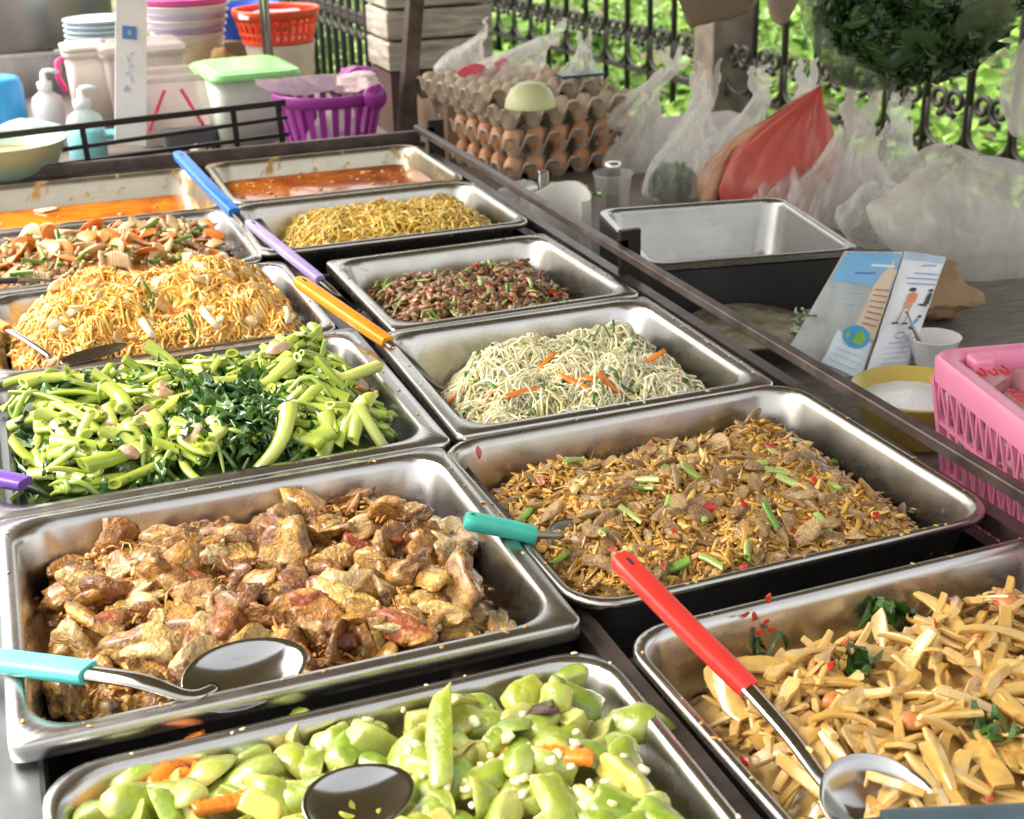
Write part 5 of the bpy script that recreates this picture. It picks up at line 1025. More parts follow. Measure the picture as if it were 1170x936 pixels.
# purple basket
M['purple'] = P_plain('purple_plastic', (.36, .04, .33), .3)
pb_c = un(390, 168, TBZ+.05); PBX, PBY = pb_c[0], pb_c[1]+.12
mb = MB(); box(mb, (PBX, PBY, TBZ+.017), (.3, .26, .034)); o = mb.build('wooden_riser', M['tablewood'], None, False); tag(o, 'dark wooden board under the purple basket', 'board')
pb = ring_basket('purple_basket', .128, .162, .165, M['purple'], 26, 'purple plastic basket with slotted sides full of bags', 'basket', (PBX, PBY, TBZ+.035), .034)
mb = MB(); tube(mb, [(.10, -.145, .155), (.10, -.165, .155)], .034, 24); mb.build('handle_knob', M['purple'], pb)
v, f = crump(97, (.17, .11, .045)); o = put(MB().add(v, f), 'plastic_bag', film('mauve_bag', (.72, .6, .66), .75), (PBX-.06, PBY-.02, TBZ+.225), 'mauve crumpled plastic bag draped over the purple basket', 'bag'); o.rotation_euler = (0, .12, .1)
v, f = crump(98, (.08, .07, .03)); o = put(MB().add(v, f), 'paper_pack', P_plain('white_pink_wrap', (.8, .62, .6), .4), (PBX+.07, PBY-.03, TBZ+.215), 'white and pink wrapper sticking out of the purple basket', 'wrapper')
v, f = crump(99, (.11, .1, .05)); o = put(MB().add(v, f), 'clear_bag', M['bag'], (PBX, PBY, TBZ+.10), 'clear bag seen through the slots of the purple basket', 'bag')
v, f = crump(100, (.07, .09, .04)); o = put(MB().add(v, f), 'purple_scoop', M['purple'], (PBX+.1, PBY+.09, TBZ+.22), 'purple plastic piece rising behind the basket rim', 'scoop')
mb = MB(); box(mb, (0, 0, 0), (.05, .04, .03)); put(mb, 'blue_block', P_plain('deep_blue', (.02, .08, .45)), (un(478, 161, -.02)[0], un(478, 161, -.02)[1]+.08, -.03), 'small deep blue box at the foot of the brown post', 'box')
# ================================================================== right side: eggs, containers, bags
M['pulp'] = plain('grey_brown_pulp', (.56, .45, .34), .9, 0, 60, .85, 1.1, .4, .002)
M['eggshell'] = food('brown_eggshell', [(.55,.24,.11),(.62,.3,.15),(.68,.38,.2)], .45, 2, .92, 1.06, .05)
EP = .0735
def egg_tray_mesh():
    nx, ny, q = 6, 6, 8; Lx = nx*EP; n = nx*q+1; xs = np.linspace(0, Lx, n); X, Y_ = np.meshgrid(xs, xs)
    c = .5*(np.cos(2*PI*X/EP)+np.cos(2*PI*Y_/EP)); Z = .034*np.clip(c*1.6+.1, -1, 1)
    edge = np.minimum(np.minimum(X, Lx-X), np.minimum(Y_, Lx-Y_)); Z = np.where(edge < 1e-6, Z-.004, Z)
    V = np.stack([X-Lx/2, Y_-Lx/2, Z], -1).reshape(-1, 3); idx = np.arange(n*n).reshape(n, n); F = np.stack([idx[:-1, :-1], idx[:-1, 1:], idx[1:, 1:], idx[1:, :-1]], -1).reshape(-1, 4)
    V2 = V-[0, 0, .0035]; mb = MB(); mb.add(V, F); mb.add(V2, F[:, ::-1])
    b = [idx[0, :], idx[:, -1], idx[-1, ::-1], idx[::-1, 0]]; Fs = []
    for s in b:
        for i in range(len(s)-1): Fs.append([s[i+1], s[i], s[i]+n*n, s[i+1]+n*n])
    mb.f += [[int(k) for k in q_] for q_ in Fs]
    return mb.mesh('egg_tray', M['pulp'])
em = egg_tray_mesh(); HB = 6*EP/2
al = math.radians(8.4); nc = un(580, 212, ZT+.0); e1 = np.array([math.cos(al), math.sin(al)]); e2 = np.array([-math.sin(al), math.cos(al)])
ctr = nc[:2]+e1*HB+e2*HB
pr_ = [(r*.0245, z*.036) for r, z in ((.05, -1), (.45, -.88), (.8, -.5), (.98, -.08), (.97, .2), (.82, .55), (.55, .82), (.25, .97), (.03, 1))]
mb = MB(); lathe(mb, pr_, n=20); eggm = mb.mesh('egg', M['eggshell'])
lays = 3; LH = .078
for k in range(lays):
    o = bpy.data.objects.new('egg_tray', em); COL.objects.link(o); o.location = (ctr[0]+.006*math.sin(k*2), ctr[1]+.004*math.cos(k), ZT+.02+LH*k); o.rotation_euler = (0, 0, al+.015*math.sin(k*3)); 
    tag(o, ['bottom grey pulp egg tray resting on the table', 'second grey pulp egg tray from the table up', 'grey pulp egg tray directly under the yellow dome'][k], 'egg tray', 'stacked egg trays')
    if k < lays-1:
        lab = ['brown egg in the lower egg layer of the pulp tray stack', 'brown egg in the upper egg layer of the pulp tray stack'][k]
        for i in range(6):
            for j in range(6):
                if i > 0 and j > 0: continue
                lx, ly = (i+.5)*EP-HB, (j+.5)*EP-HB; p = ctr+e1*lx+e2*ly
                e = bpy.data.objects.new('egg', eggm); COL.objects.link(e); e.location = (p[0], p[1], o.location[2]+.012); e.scale = (1.12, 1.12, 1.1); e.rotation_euler = (random.uniform(-.12, .12), random.uniform(-.12, .12), random.uniform(0, 6)); tag(e, lab, 'egg', 'eggs, layer %s' % ('low', 'middle', 'top')[k])
etop = ZT+.02+LH*(lays-1)+.034
# second stack behind the first, one tray lifted
o = bpy.data.objects.new('egg_tray', em); COL.objects.link(o); q = ctr+e2*.10-e1*.04; o.location = (q[0], q[1], etop-.004); o.rotation_euler = (-.02, .01, al); tag(o, 'loose empty pulp egg tray set slightly back on top of the stack', 'egg tray', 'stacked egg trays')
dz = etop+.03; q = un(611, 126, dz); mb = MB(); lathe(mb, [(.062, 0), (.066, .002), (.066, .006), (.063, .022), (.05, .046), (.03, .060), (.005, .064)], n=40); put(mb, 'yellow_dome', P_plain('pale_lime_yellow', (.66, .68, .36), .4), (q[0], q[1]+.03, dz+.003), 'pale lime yellow upturned bowl on top of the egg trays', 'bowl')
mb = MB(); q = uy(655, 120, 3.75); box(mb, (0, 0, 0), (.13, .06, .008)); put(mb, 'dark_green_tray', P_plain('dark_green_plastic', (.01, .07, .06)), (q[0], q[1]-.05, etop+.040), 'dark green flat tray behind the yellow dome', 'tray')
# ---------------- deep steel container; black panels added as the shade on its outer walls
c0 = un(660, 240, 0); c1 = un(873, 227, 0); c2 = un(1008, 281, 0); c3 = un(768, 302, 0)
cx, cy = np.mean([c0, c1, c2, c3], 0)[:2]; w_ = (np.linalg.norm(c1-c0)+np.linalg.norm(c2-c3))/2; d_ = (np.linalg.norm(c3-c0)+np.linalg.norm(c2-c1))/2; ra = math.atan2((c2-c3)[1]+(c1-c0)[1], (c2-c3)[0]+(c1-c0)[0])
print('deep', cx, cy, w_, d_, ra)
mb = MB(); dp_ = .125; rr_ = [(0, -.012), (0, -.002), (.003, 0), (.013, 0), (.016, -.002), (.018, -.010)]; R_ = [ring3(rrect(w_-2*o_, d_-2*o_, .035), z) for o_, z in rr_]+[ring3(rrect(w_-.06, d_-.06, .04), -dp_+.02), ring3(rrect(w_-.085, d_-.085, .03), -dp_)]
R2 = [ring3(rrect(w_-.09, d_-.09, .03), -dp_-.003), ring3(rrect(w_-.054, d_-.054, .042), -dp_+.02), ring3(rrect(w_-.03, d_-.03, .037), -.012), ring3(rrect(w_, d_, .035), -.012)]
loft(mb, R2+R_, True, True); o = put(mb, 'deep_steel_container', steel('container_steel', (.36, .35, .33), .26), (cx, cy, 0), 'empty deep steel container inside black panels that stand in for shade', 'container', rz=ra, ang=50)
mb = MB(); wl, dl = w_-.012, d_-.012
for sx_, sy_, bw2, bd2 in ((0, -1, wl, .008), (0, 1, wl, .008), (-1, 0, .008, dl-.017), (1, 0, .008, dl-.017)): box(mb, (sx_*(wl/2-.004), sy_*(dl/2-.004), -.083), (bw2, bd2, .13))
o = put(mb, 'shade_panels', M['black'], (cx, cy, 0), 'black panels added as shade around the deep steel container', 'shade panel', rz=ra)
# round bowl under film
rbp = un(858, 375, -.10); root = empty('covered_bowl', (rbp[0]-.01, rbp[1], ZT)); tag(root, 'wide round bowl closed by a hazy clear lid', 'bowl')
mb = MB(); lathe(mb, [(.07, 0), (.10, .02), (.115, .05), (.118, .052), (.112, .048), (.09, .02), (.002, .006)], n=48); mb.build('bowl_body', steel('bowl_steel', (.28, .27, .2), .35), root)
m, nt, b, out = newmat('hazy_lid'); no = noiseN(nt, 14, 4); r = ramp(nt, [(.16,.13,.08), (.26,.24,.15), (.42,.38,.28)], [.4, .52, .66]); nt.links.new(no.outputs[0], r.inputs[0]); nt.links.new(r.outputs[0], b.inputs['Base Color']); b.inputs['Roughness'].default_value = .25; b.inputs['Coat Weight'].default_value = .4
mb = MB(); lathe(mb, [(.119, .051), (.120, .058), (.10, .066), (.05, .070), (.002, .071)], n=48); mb.build('lid', m, root)
# clear cup with metal lid, jar of clutter near the eggs
q = un(705, 228, -.08); root = empty('clear_cup', (q[0]-.02, q[1]-.02, ZT)); tag(root, 'clear plastic cup with a silver stopper before the egg trays', 'cup')
mb = MB(); lathe(mb, [(.032, .0), (.045, .135), (.049, .137), (.049, .142), (.044, .141), (.031, .004), (.002, .003)], n=32); mb.build('cup_body', film('clear_cup', (.85, .82, .8), .28, .1, 4, .2), root)
mb = MB(); lathe(mb, [(.017, .03), (.017, .15), (.019, .152), (.019, .166), (.002, .168)], n=20); mb.build('stopper', steel('silver_lid', (.75, .74, .72), .3), root)
q = un(621, 223, -.03); mb = MB(); bar(mb, (0, 0, -.1), (.004, .01, .055), .025, .012, up=(0, 1, 0)); o = put(mb, 'knife_handle', M['spoon'], tuple(q), 'upright shiny metal knife handle before the eggs', 'knife'); bevel(o, .003)
v, f = crump(111, (.055, .03, .02)); q = un(645, 216, -.04); put(MB().add(v, f), 'ginger_root', P_plain('pale_ginger', (.7, .62, .4)), (q[0], q[1], -.045), 'pale peeled root lying beside the metal knife handle', 'ginger', rz=-.2)
mb = MB(); v, f = ribbon_tpl(5, .12, .012, 9, .01); mb.add(v, f); q = un(672, 222, -.05); put(mb, 'green_leaf', M['onion'], (q[0], q[1], -.05), 'long green leaf lying on the clear cup side', 'leaf', rz=-.3)
v, f = crump(113, (.095, .07, .06)); q = un(592, 226, -.08); put(MB().add(v, f), 'clear_bag', film('glossy_clear_bag', (.88, .87, .84), .5, .12), (q[0], q[1], -.09), 'shiny crumpled clear bag at the foot of the egg trays', 'bag')
# white curved sheet (cut plastic jug)
q = un(655, 300, ZT); mb = MB(); V = []; n = 24
for k in range(n+1):
    a = math.radians(-70+215*k/n)
    for rr in (.058, .061):
        for z in (0, .135): V.append((rr*math.cos(a), rr*math.sin(a), z+ (0.0 if z == 0 else .01*math.sin(a*2))))
F = []
for k in range(n):
    b0, b1 = k*4, (k+1)*4; F += [[b0, b0+1, b1+1, b1], [b0+2, b1+2, b1+3, b0+3], [b0+1, b0+3, b1+3, b1+1], [b0, b1, b1+2, b0+2]]
F += [[0, 2, 3, 1], [n*4, n*4+1, n*4+3, n*4+2]]; mb.add(V, F); o = put(mb, 'white_jug', P_plain('white_plastic_jug', (.78, .77, .7), .4), (q[0]-.015, q[1]+.04, ZT), 'white cut open plastic jug beside the steel rail', 'jug'); o.scale = (1.15, 1.15, 1.12)
mb = MB(); box(mb, (0, 0, 0), (.05, .03, .12)); q = un(590, 250, -.1); o = put(mb, 'white_box', P_plain('white_card', (.82, .82, .78)), (q[0]+.04, q[1], ZT+.06), 'small white carton standing behind the rail', 'box', rz=.4); bevel(o, .003)

# ---------------- plastic carrier bags
def bag(label, base, w, d, h, seed, mat, lean=(0, 0), ears=2, neck=.14, belly=.45, earh=.1, group='plastic bags along the table', rz=0, fold=1.0, cat='plastic bag', sag=.3, name='plastic_bag'):
    R = np.random.default_rng(seed); K_, n = 56, 110; V = []
    for k in range(K_):
        t = k/(K_-1); 
        if t < .12: s = math.sqrt(max(0, 1-(1-t/.12)**2))*.9+.06
        else: s = .96
        e = 1/(1+math.exp((t-belly-.18)*9)); s *= neck+(1-neck)*e
        if not ears: s = max(.03, math.sin(PI*(.14+.85*t)))**.5*(1-(1-neck)*t**2)
        for i in range(n):
            a = 2*PI*i/n; c, s_ = math.cos(a), math.sin(a)
            f = mnoise.noise(Vector((c*2.0+seed, s_*2.0, t*1.4+seed))) + .6*abs(mnoise.noise(Vector((c*3.4, s_*3.4+seed, t*2.6))))+.4*abs(mnoise.noise(Vector((c*6.1, s_*6.1+seed*2, t*3.5))))
            rr = s*(1+fold*(.16+.30*t)*f); x, y = rr*w/2*c, rr*d/2*s_
            V.append((x+lean[0]*t*t, y+lean[1]*t*t, h*t+.02*f*fold*(t > .05)))
    F = []
    for k in range(K_-1):
        for i in range(n): j = (i+1) % n; F.append([k*n+i, k*n+j, (k+1)*n+j, (k+1)*n+i])
    F.append(list(range(n))[::-1]); root = empty(name, tuple(base), rz); tag(root, label, cat, group)
    mb = MB(); mb.add(V, F); mb.build('bag_body', mat, root)
    for q in range(ears):
        sd = (-1)**q*(1+.2*R.normal()); x0 = lean[0]; y0 = lean[1]; mb = MB()
        P = [(x0, y0, h*.93), (x0+sd*w*.05, y0, h+earh*.25), (x0+sd*w*.13, y0+.01, h+earh*.6), (x0+sd*w*.10+.01*R.normal(), y0, h+earh*.9), (x0+sd*w*.16, y0, h+earh*1.1)]
        P = np.array(P); tt = np.linspace(0, 4, 14); Q = np.stack([np.interp(tt, range(5), P[:, i]) for i in range(3)], 1)
        tube(mb, Q, np.linspace(w*neck*.42, w*neck*.12, 14)*(1+.3*R.normal(size=14)*.5), 10, flat=.35, up=(0, 1, 0)); mb.build('handle', mat, root)
    return root
M['bagw'] = film('white_bag', (.84, .82, .78), .5, .14, 9); M['bagc'] = film('clear_grey_bag', (.78, .74, .69), .46, .13, 8); M['bagx'] = film('very_clear_bag', (.84, .83, .79), .36, .1, 12)
def bp_(px, py, y): return uy(px, py, y)
def upto(z, px, py0, py1, y): return uy(px, py0, y)[2]-uy(px, py1, y)[2]
def bagpx(label, px, ybot, ytop, wpx, y, seed, mat, toppx=None, **k):
    b0 = uy(px, ybot, y); tt = uy(toppx if toppx else px, ytop, y); w = wpx*np.linalg.norm(b0-CAM)/CF*.98
    b0[2] = max(b0[2], ZT+.002) if b0[2] < ZT+.06 else b0[2]
    h = tt[2]-b0[2]; eh = k.pop('earh', h*.28); return bag(label, b0, w, k.pop('d', w*.8), h-eh, seed, mat, lean=(tt[0]-b0[0], 0), earh=eh, **k)
# bag of pink packets behind the eggs
z_ = uy(570, 112, 3.95)
mb = MB(); box(mb, (0, 0, 0), (.5, .3, z_[2]-ZT-.004)); o = put(mb, 'cardboard_box', plain('carton_board', (.3, .2, .12), .8, 0, 12, .8, 1.1), (z_[0]+.06, 4.02, (z_[2]+ZT)/2), 'brown cardboard box behind the egg trays', 'box')
bagpx('clear carrier bag of pink and white packets behind the egg trays', 560, 108, 24, 110, 3.97, 21, M['bagx'], toppx=628, belly=.5, neck=.2, ears=1, fold=.7, d=.2)
R9 = np.random.default_rng(12)
for i in range(9):
    mb = MB(); v, f = chunk(120+i, (.042, .016, .024), 3, .2, 1.5, 3); mb.add(v, f); q = uy(535+i % 5*16+R9.uniform(-4, 4), 98-(i//5)*17+R9.uniform(-3, 3), 3.93)
    o = put(mb, 'sweet_packet', P_plain('pink_wrap' if i % 2 else 'white_red_wrap', (.72, .12, .16) if i % 2 else (.8, .62, .58), .3), tuple(q), 'pink foil packet inside the clear bag behind the eggs' if i % 2 else 'pale red and white packet inside the clear bag behind the eggs', 'packet', 'pink packets in the bag' if i % 2 else 'pale packets in the bag'); o.rotation_euler = (R9.uniform(-.5, .5), R9.uniform(-.6, .6), R9.uniform(-.4, .4))
bagpx('thin hazy bag behind the bag of pink packets', 525, 90, 22, 55, 4.12, 22, M['bagx'], toppx=552, ears=1, group='plastic bags along the table')
bagpx('small clear bag with green leaves just above the egg trays', 660, 112, 36, 52, 3.85, 23, M['bagx'], toppx=668, neck=.25)
bagpx('twisted white bag neck rising behind the egg tray corner', 722, 150, 56, 60, 3.55, 24, M['bagw'], toppx=768, neck=.3, ears=2, belly=.3)
bagpx('clear bag packed with dark green dill beside the egg trays', 768, 236, 72, 78, 3.15, 25, M['bagx'], toppx=812, neck=.2, belly=.35)
bagpx('greyish white bag squeezed behind the orange bag', 835, 225, 78, 90, 3.25, 26, M['bagw'], toppx=872, neck=.25, belly=.4)
bagpx('grey translucent bag with knotted ears behind the steel container', 955, 262, 104, 120, 2.78, 27, M['bagc'], toppx=985, neck=.32, belly=.35, earh=.09)
bagpx('huge puffed clear bag at the far edge above the pink basket', 1118, 372, 138, 225, 2.35, 28, film('puffed_bag', (.78, .75, .70), .52, .12, 6), toppx=1105, neck=.95, ears=0, belly=.7, fold=.8, d=.30)
bagpx('clear crumpled bag with a spiky top between dill bag and egg trays', 722, 232, 108, 70, 3.5, 33, M['bagw'], toppx=742, neck=.3, belly=.4)
bagpx('second clear bag slumped at the back of the puffed one', 1050, 262, 150, 130, 2.9, 29, M['bagc'], toppx=1085, neck=.4, ears=0, belly=.5)
bagpx('tall white knotted bag behind the red bag tip', 905, 215, 70, 80, 3.35, 34, M['bagw'], toppx=925, neck=.25, belly=.4)
bagpx('clear bag with twisted top between red bag and puffed bag', 1010, 250, 110, 90, 2.95, 35, M['bagx'], toppx=1030, neck=.3, belly=.4)
bagpx('white bag half hidden behind the dill bag', 790, 200, 84, 60, 3.4, 36, M['bagw'], toppx=800, neck=.3, belly=.4)
bagpx('low crumpled clear bag between the red bag and the huge puffed bag', 1010, 300, 190, 110, 2.6, 37, M['bagx'], ears=0, neck=.7, fold=1.1)
bagpx('small crumpled white bag at the far corner of the steel container', 905, 262, 175, 80, 2.85, 38, M['bagw'], ears=0, neck=.7, fold=1.1)
# greens within bags
def greens(label, c, r, n, size, seed, mat, name='leafy_greens', cat='vegetables', fl=(1, 1, 1)):
    R = np.random.default_rng(seed); P = R.normal(size=(n, 3)); P /= np.linalg.norm(P, axis=1)[:, None]; P *= (R.uniform(0, 1, n)**.4)[:, None]; P = P*np.array(r)+np.array(c)
    mb = MB(); scatter(mb, [ribbon_tpl(s+seed, 1, .16, 8, .35) for s in range(5)], P, rotm(R.normal(size=(n, 3)), R.uniform(0, 6, n), .3, R), R.uniform(.7, 1.3, n)*size)
    return tag(mb.build(name, mat), label, cat)
M['dill'] = food('dill_green', [(.07,.15,.03),(.13,.24,.06),(.2,.32,.1)], .4, 5, .8, 1.1, .2)
q = uy(768, 208, 3.15); greens('dark green dill bunch inside the bag by the egg trays', q, (.058, .045, .05), 420, .03, 41, M['dill'])
q = uy(655, 95, 3.85); greens('few green leaves inside the small clear bag above the eggs', q, (.04, .03, .025), 40, .035, 42, M['dill'])
# orange / red bag: a red cloth-like bag fronted by a tan cone hat
M['redbag'] = film('red_bag', (.74, .17, .13), .86, .4, 8, .45); M['tan'] = plain('tan_paper', (.52, .3, .16), .7, 0, 12, .8, 1.12, .4, .005)
bagpx('bright red cloth bag leaning behind the steel container', 880, 250, 100, 142, 2.95, 31, M['redbag'], toppx=938, neck=.12, ears=0, belly=.42, fold=.5, group=None, cat='bag', earh=0)
a0 = uy(800, 236, 3.02); a1 = uy(936, 102, 3.02); a2 = uy(848, 130, 3.02); a3 = uy(826, 178, 3.02)
V = []; n = 16
for i in range(n):
    t = i/(n-1)
    up_ = (1-t)**2*a0+2*t*(1-t)*(a3+np.array([.0, 0, .075]))+t*t*a1; lo_ = (1-t)**2*(a0+np.array([.05, 0, 0]))+2*t*(1-t)*(a3+np.array([.075, 0, .02]))+t*t*(a1-np.array([.0, 0, .03]))
    for j in range(6): p = up_*(1-j/5)+lo_*(j/5); V.append(p+np.array([0, .012*math.sin(j*2+i)-.02*math.sin(PI*j/5), 0]))
F = [[i*6+j, i*6+j+1, (i+1)*6+j+1, (i+1)*6+j] for i in range(n-1) for j in range(5)]
o = MB().add(V, F).build('tan_wrapper', M['tan']); m_ = o.modifiers.new('s', 'SOLIDIFY'); m_.thickness = .004; tag(o, 'orange tan paper flap over the edge of the red bag', 'paper')
bagpx('peach coloured bag standing at the edge of the red bag', 822, 240, 118, 66, 3.08, 32, film('peach_bag', (.8, .52, .36), .8, .4, 8, .4), toppx=855, neck=.3, ears=0, belly=.45, fold=.5)
# ---------------- hanging bags
def hang(label, px, pbot, wpx, hpx, y, seed, mat, d=.8, cut=None):
    c = uy(px, pbot-hpx/2, y); s = np.linalg.norm(c-CAM)/CF; v, f = chunk(seed, (wpx*s/2, wpx*s/2*d, hpx*s/2), 5, .2, 1.5, 4, .06); mb = MB(); mb.add(v, f)
    root = empty('hanging_bag', tuple(c)); tag(root, label, 'hanging bag'); mb.build('bag_body', mat, root)
    mb = MB(); tube(mb, [(0, 0, hpx*s/2*.7), (.01, 0, 1.42-c[2])], .008, 6); mb.build('string', mat, root); return root, c, s
M['hanggreen'] = film('dark_clear_bag', (.12, .17, .08), .5, .08, 6, .15); M['deepg'] = food('deep_greens', [(.008,.025,.006),(.02,.055,.012),(.035,.085,.02),(.06,.13,.035)], .3, 5, .7, 1.2, .2)
r1, c, s = hang('clear bag of dark leafy greens hanging from the awning', 1045, 90, 250, 180, 2.6, 51, M['hanggreen'], .6)
greens('dark leafy greens packed in the hanging bag', (c[0]+.02, c[1], c[2]+.0), (112*s, 54*s, 80*s), 2400, .075, 52, M['deepg'])
v, f = chunk(56, (104*s, 54*s, 78*s), 2, .3, 1.5, 4, .1); o = MB().add(v, f).build('greens_core', M['deepg']); o.location = (c[0]+.02, c[1], c[2]+.005); tag(o, 'solid heart of the leafy greens bundle in the hanging bag', 'vegetables')
hang('clear bag with pale contents hanging at the far edge over the puffed bag', 1178, 152, 62, 120, 2.5, 53, M['bagc'])
hang('tan cloth bundle hanging from the awning over the fence', 808, 24, 125, 120, 3.2, 54, plain('tan_cloth', (.3, .23, .16), .8, 0, 10, .7, 1.1, .4))
hang('small beige bundle hanging between cloth and leafy greens', 900, 26, 50, 80, 3.0, 55, plain('beige_cloth', (.4, .32, .24), .8, 0, 10, .7, 1.1, .4))

# ---------------- straw packs with printed figures
def pack(label, name, pts, mat, th=.02):
    """pts: four corners bl, br, tr, tl as world points"""
    bl, br, tr, tl = [np.array(p) for p in pts]; n = 14; V = []; F = []; nrm = np.cross(br-bl, tl-bl); nrm /= np.linalg.norm(nrm)
    f = lambda a, b: (bl*(1-a)+br*a)*(1-b)+(tl*(1-a)+tr*a)*b
    def surf(a, b): return f(a, b)+nrm*(th*(math.sin(PI*a)**.6)*(math.sin(PI*b)**.4)+.0035*mnoise.noise(Vector((a*5, b*6, 2))))
    for sg in (1, -1):
        for i in range(n+1):
            for j in range(n+1): a, b = i/n, j/n; p = surf(a, b); V.append(p if sg == 1 else 2*f(a, b)-p-nrm*.0005)
    q = (n+1)**2
    for i in range(n):
        for j in range(n): k = i*(n+1)+j; F.append([k, k+n+1, k+n+2, k+1]); F.append([q+k, q+k+1, q+k+n+2, q+k+n+1])
    root = empty(name, tuple(bl)); tag(root, label, 'packet', 'printed packets by the rail'); mb = MB(); mb.add(np.array(V)-bl, F); mb.build('pack_body', mat, root)
    def deco(nm, poly, col, lift=.0012):
        mb = MB(); P = np.array(poly); 
        # fill finely so that the print follows the curved pack
        c = P.mean(0); rings = 5; nn = len(P); V = []; F = []
        for r in range(rings+1):
            for p in P: a, b = c+(p-c)*(r/rings if r else .02); V.append(surf(a, b)+nrm*lift-bl)
        for r in range(rings):
            for i in range(nn): j = (i+1) % nn; F.append([r*nn+i, (r+1)*nn+i, (r+1)*nn+j, r*nn+j])
        mb.add(V, F); return mb.build(nm, PRT(col), root)
    return root, surf, deco
_prt = {}
def PRT(c):
    if c not in _prt: _prt[c] = plain('print_%d' % len(_prt), c, .35, 0, 20, .95, 1.04)
    return _prt[c]
def circ(cx, cy, rx, ry, n=18): return [(cx+rx*math.cos(2*PI*i/n), cy+ry*math.sin(2*PI*i/n)) for i in range(n)]
def rect(x0, y0, x1, y1, m=5):
    o = []
    for i in range(m): o.append((x0+(x1-x0)*i/m, y0))
    for i in range(m): o.append((x1, y0+(y1-y0)*i/m))
    for i in range(m): o.append((x1-(x1-x0)*i/m, y1))
    for i in range(m): o.append((x0, y1-(y1-y0)*i/m))
    return o
def line(a, b, w):
    a = np.array(a); b = np.array(b); d = b-a; L = np.linalg.norm(d); d /= L; s = np.array([-d[1], d[0]])*w/2; o = []
    for i in range(6): o.append(tuple(a+(b-a)*i/5+s))
    for i in range(6): o.append(tuple(b-(b-a)*i/5-s))
    return o
yA = 1.93
A_ = [uy(899, 402, yA+.02), uy(982, 440, yA-.02), uy(1032, 288, yA+.06), uy(965, 287, yA+.08)]
r1, sf, deco = pack('clear and blue straw packet printed with a small globe', 'straw_packet', A_, film('packet_film', (.74, .78, .76), .62, .18, 6, .25), .016)
deco('blue_panel', rect(.04, .70, .98, .985), (.2, .45, .72)); deco('pale_panel', rect(.42, .03, .97, .30), (.72, .82, .88))
deco('tan_panel', [(.62,.33),(.98,.33),(1.0,.86),(.86,.93),(.72,.80),(.66,.70)], (.72, .56, .42), .0018)
deco('globe', circ(.70, .30, .20, .085), (.04, .34, .68), .0026); deco('globe_land', [(.66,.25),(.8,.25),(.84,.31),(.74,.36),(.68,.33)], (.2, .5, .04), .0032); deco('globe_land', [(.53,.28),(.58,.26),(.6,.30),(.56,.33)], (.2, .5, .04), .0032)
for k in range(7): deco('printed_line', line((.70, .41+.045*k), (.95, .425+.045*k), .012), (.42, .22, .12), .0028)
for k in range(4): deco('printed_line', line((.5, .07+.05*k), (.9, .08+.05*k), .006), (.5, .66, .78), .0022)
for k in range(3): deco('printed_line', line((.30, .52+.05*k), (.55, .54+.05*k), .012), (.35, .55, .7), .0022)
deco('printed_line', line((.3, .79), (.62, .81), .018), (.05, .22, .5), .0024); deco('printed_line', line((.5, .87), (.9, .88), .02), (.7, .82, .9), .0024)
B_ = [uy(990, 425, yA-.02), uy(1037, 420, yA-.02), uy(1081, 294, yA+.05), uy(1034, 287, yA+.06)]
r2, sf, deco = pack('white straw packet printed with small figures and a cyclist', 'straw_packet', B_, P_plain('white_packet', (.8, .83, .87), .25), .013)
skin = (.62, .36, .24)
deco('top_seal', rect(.02, .93, .98, .995), (.45, .55, .66))
for k, (x0, x1) in enumerate(((.3, .9), (.15, .92), (.2, .95))): deco('printed_line', line((x0, .82-.045*k), (x1, .83-.045*k), .012), (.3, .42, .62), .0022)
deco('printed_line', line((.42, .885), (.58, .90), .012), (.15, .4, .7)); deco('printed_line', line((.58, .90), (.8, .905), .012), (.15, .4, .7))
deco('figure_hair', circ(.38, .68, .075, .018), (.03, .03, .04), .0026); deco('figure_shirt', [(.3,.57),(.5,.57),(.52,.64),(.42,.66),(.3,.64)], (.72, .26, .1), .0026)
deco('figure_shorts', rect(.28, .52, .46, .57), (.6, .34, .24), .0026); deco('figure_leg', line((.32, .52), (.24, .40), .03), skin, .0026); deco('figure_leg', line((.43, .52), (.44, .40), .03), skin, .0026); deco('figure_shoe', line((.14, .395), (.27, .395), .016), (.05,.05,.08), .003); deco('figure_shoe', line((.38, .39), (.5, .39), .016), (.05,.05,.08), .003)
deco('small_figure', [(.76,.56),(.9,.56),(.9,.66),(.82,.67),(.78,.62)], (.03, .03, .04), .0026); deco('small_figure', line((.62, .555), (.86, .55), .016), (.03, .03, .04), .0026); deco('small_figure', circ(.84, .685, .06, .014), (.03, .03, .04), .0026)
deco('cyclist', line((.62, .38), (.74, .43), .03), (.1, .4, .65), .0026); deco('cyclist', circ(.76, .452, .055, .012), (.03,.03,.05), .0026); deco('cyclist', line((.56, .36), (.70, .34), .02), (.04,.05,.12), .0026)
for cx_ in (.42, .8):
    for r0 in range(12): a = 2*PI*r0/12; b = a+2*PI/12; deco('wheel', line((cx_+.11*math.cos(a), .29+.026*math.sin(a)), (cx_+.11*math.cos(b), .29+.026*math.sin(b)), .008), (.25, .28, .3), .0028) if cx_ < .6 or True else None
for k in range(4): deco('printed_line', line((.2, .05+.045*k), (.85, .055+.045*k), .006), (.45, .62, .78), .0022)
deco('printed_line', line((.25, .225), (.55, .23), .012), (.3, .5, .72))
# thicker body behind the clear packet: leafy herb sprig
q = uy(925, 375, yA+.05); greens('dull green sprig inside the clear printed packet', q, (.03, .012, .045), 60, .03, 61, food('sage_green', [(.25,.32,.2),(.36,.42,.3)], .5, 5, .9, 1.1, .1))
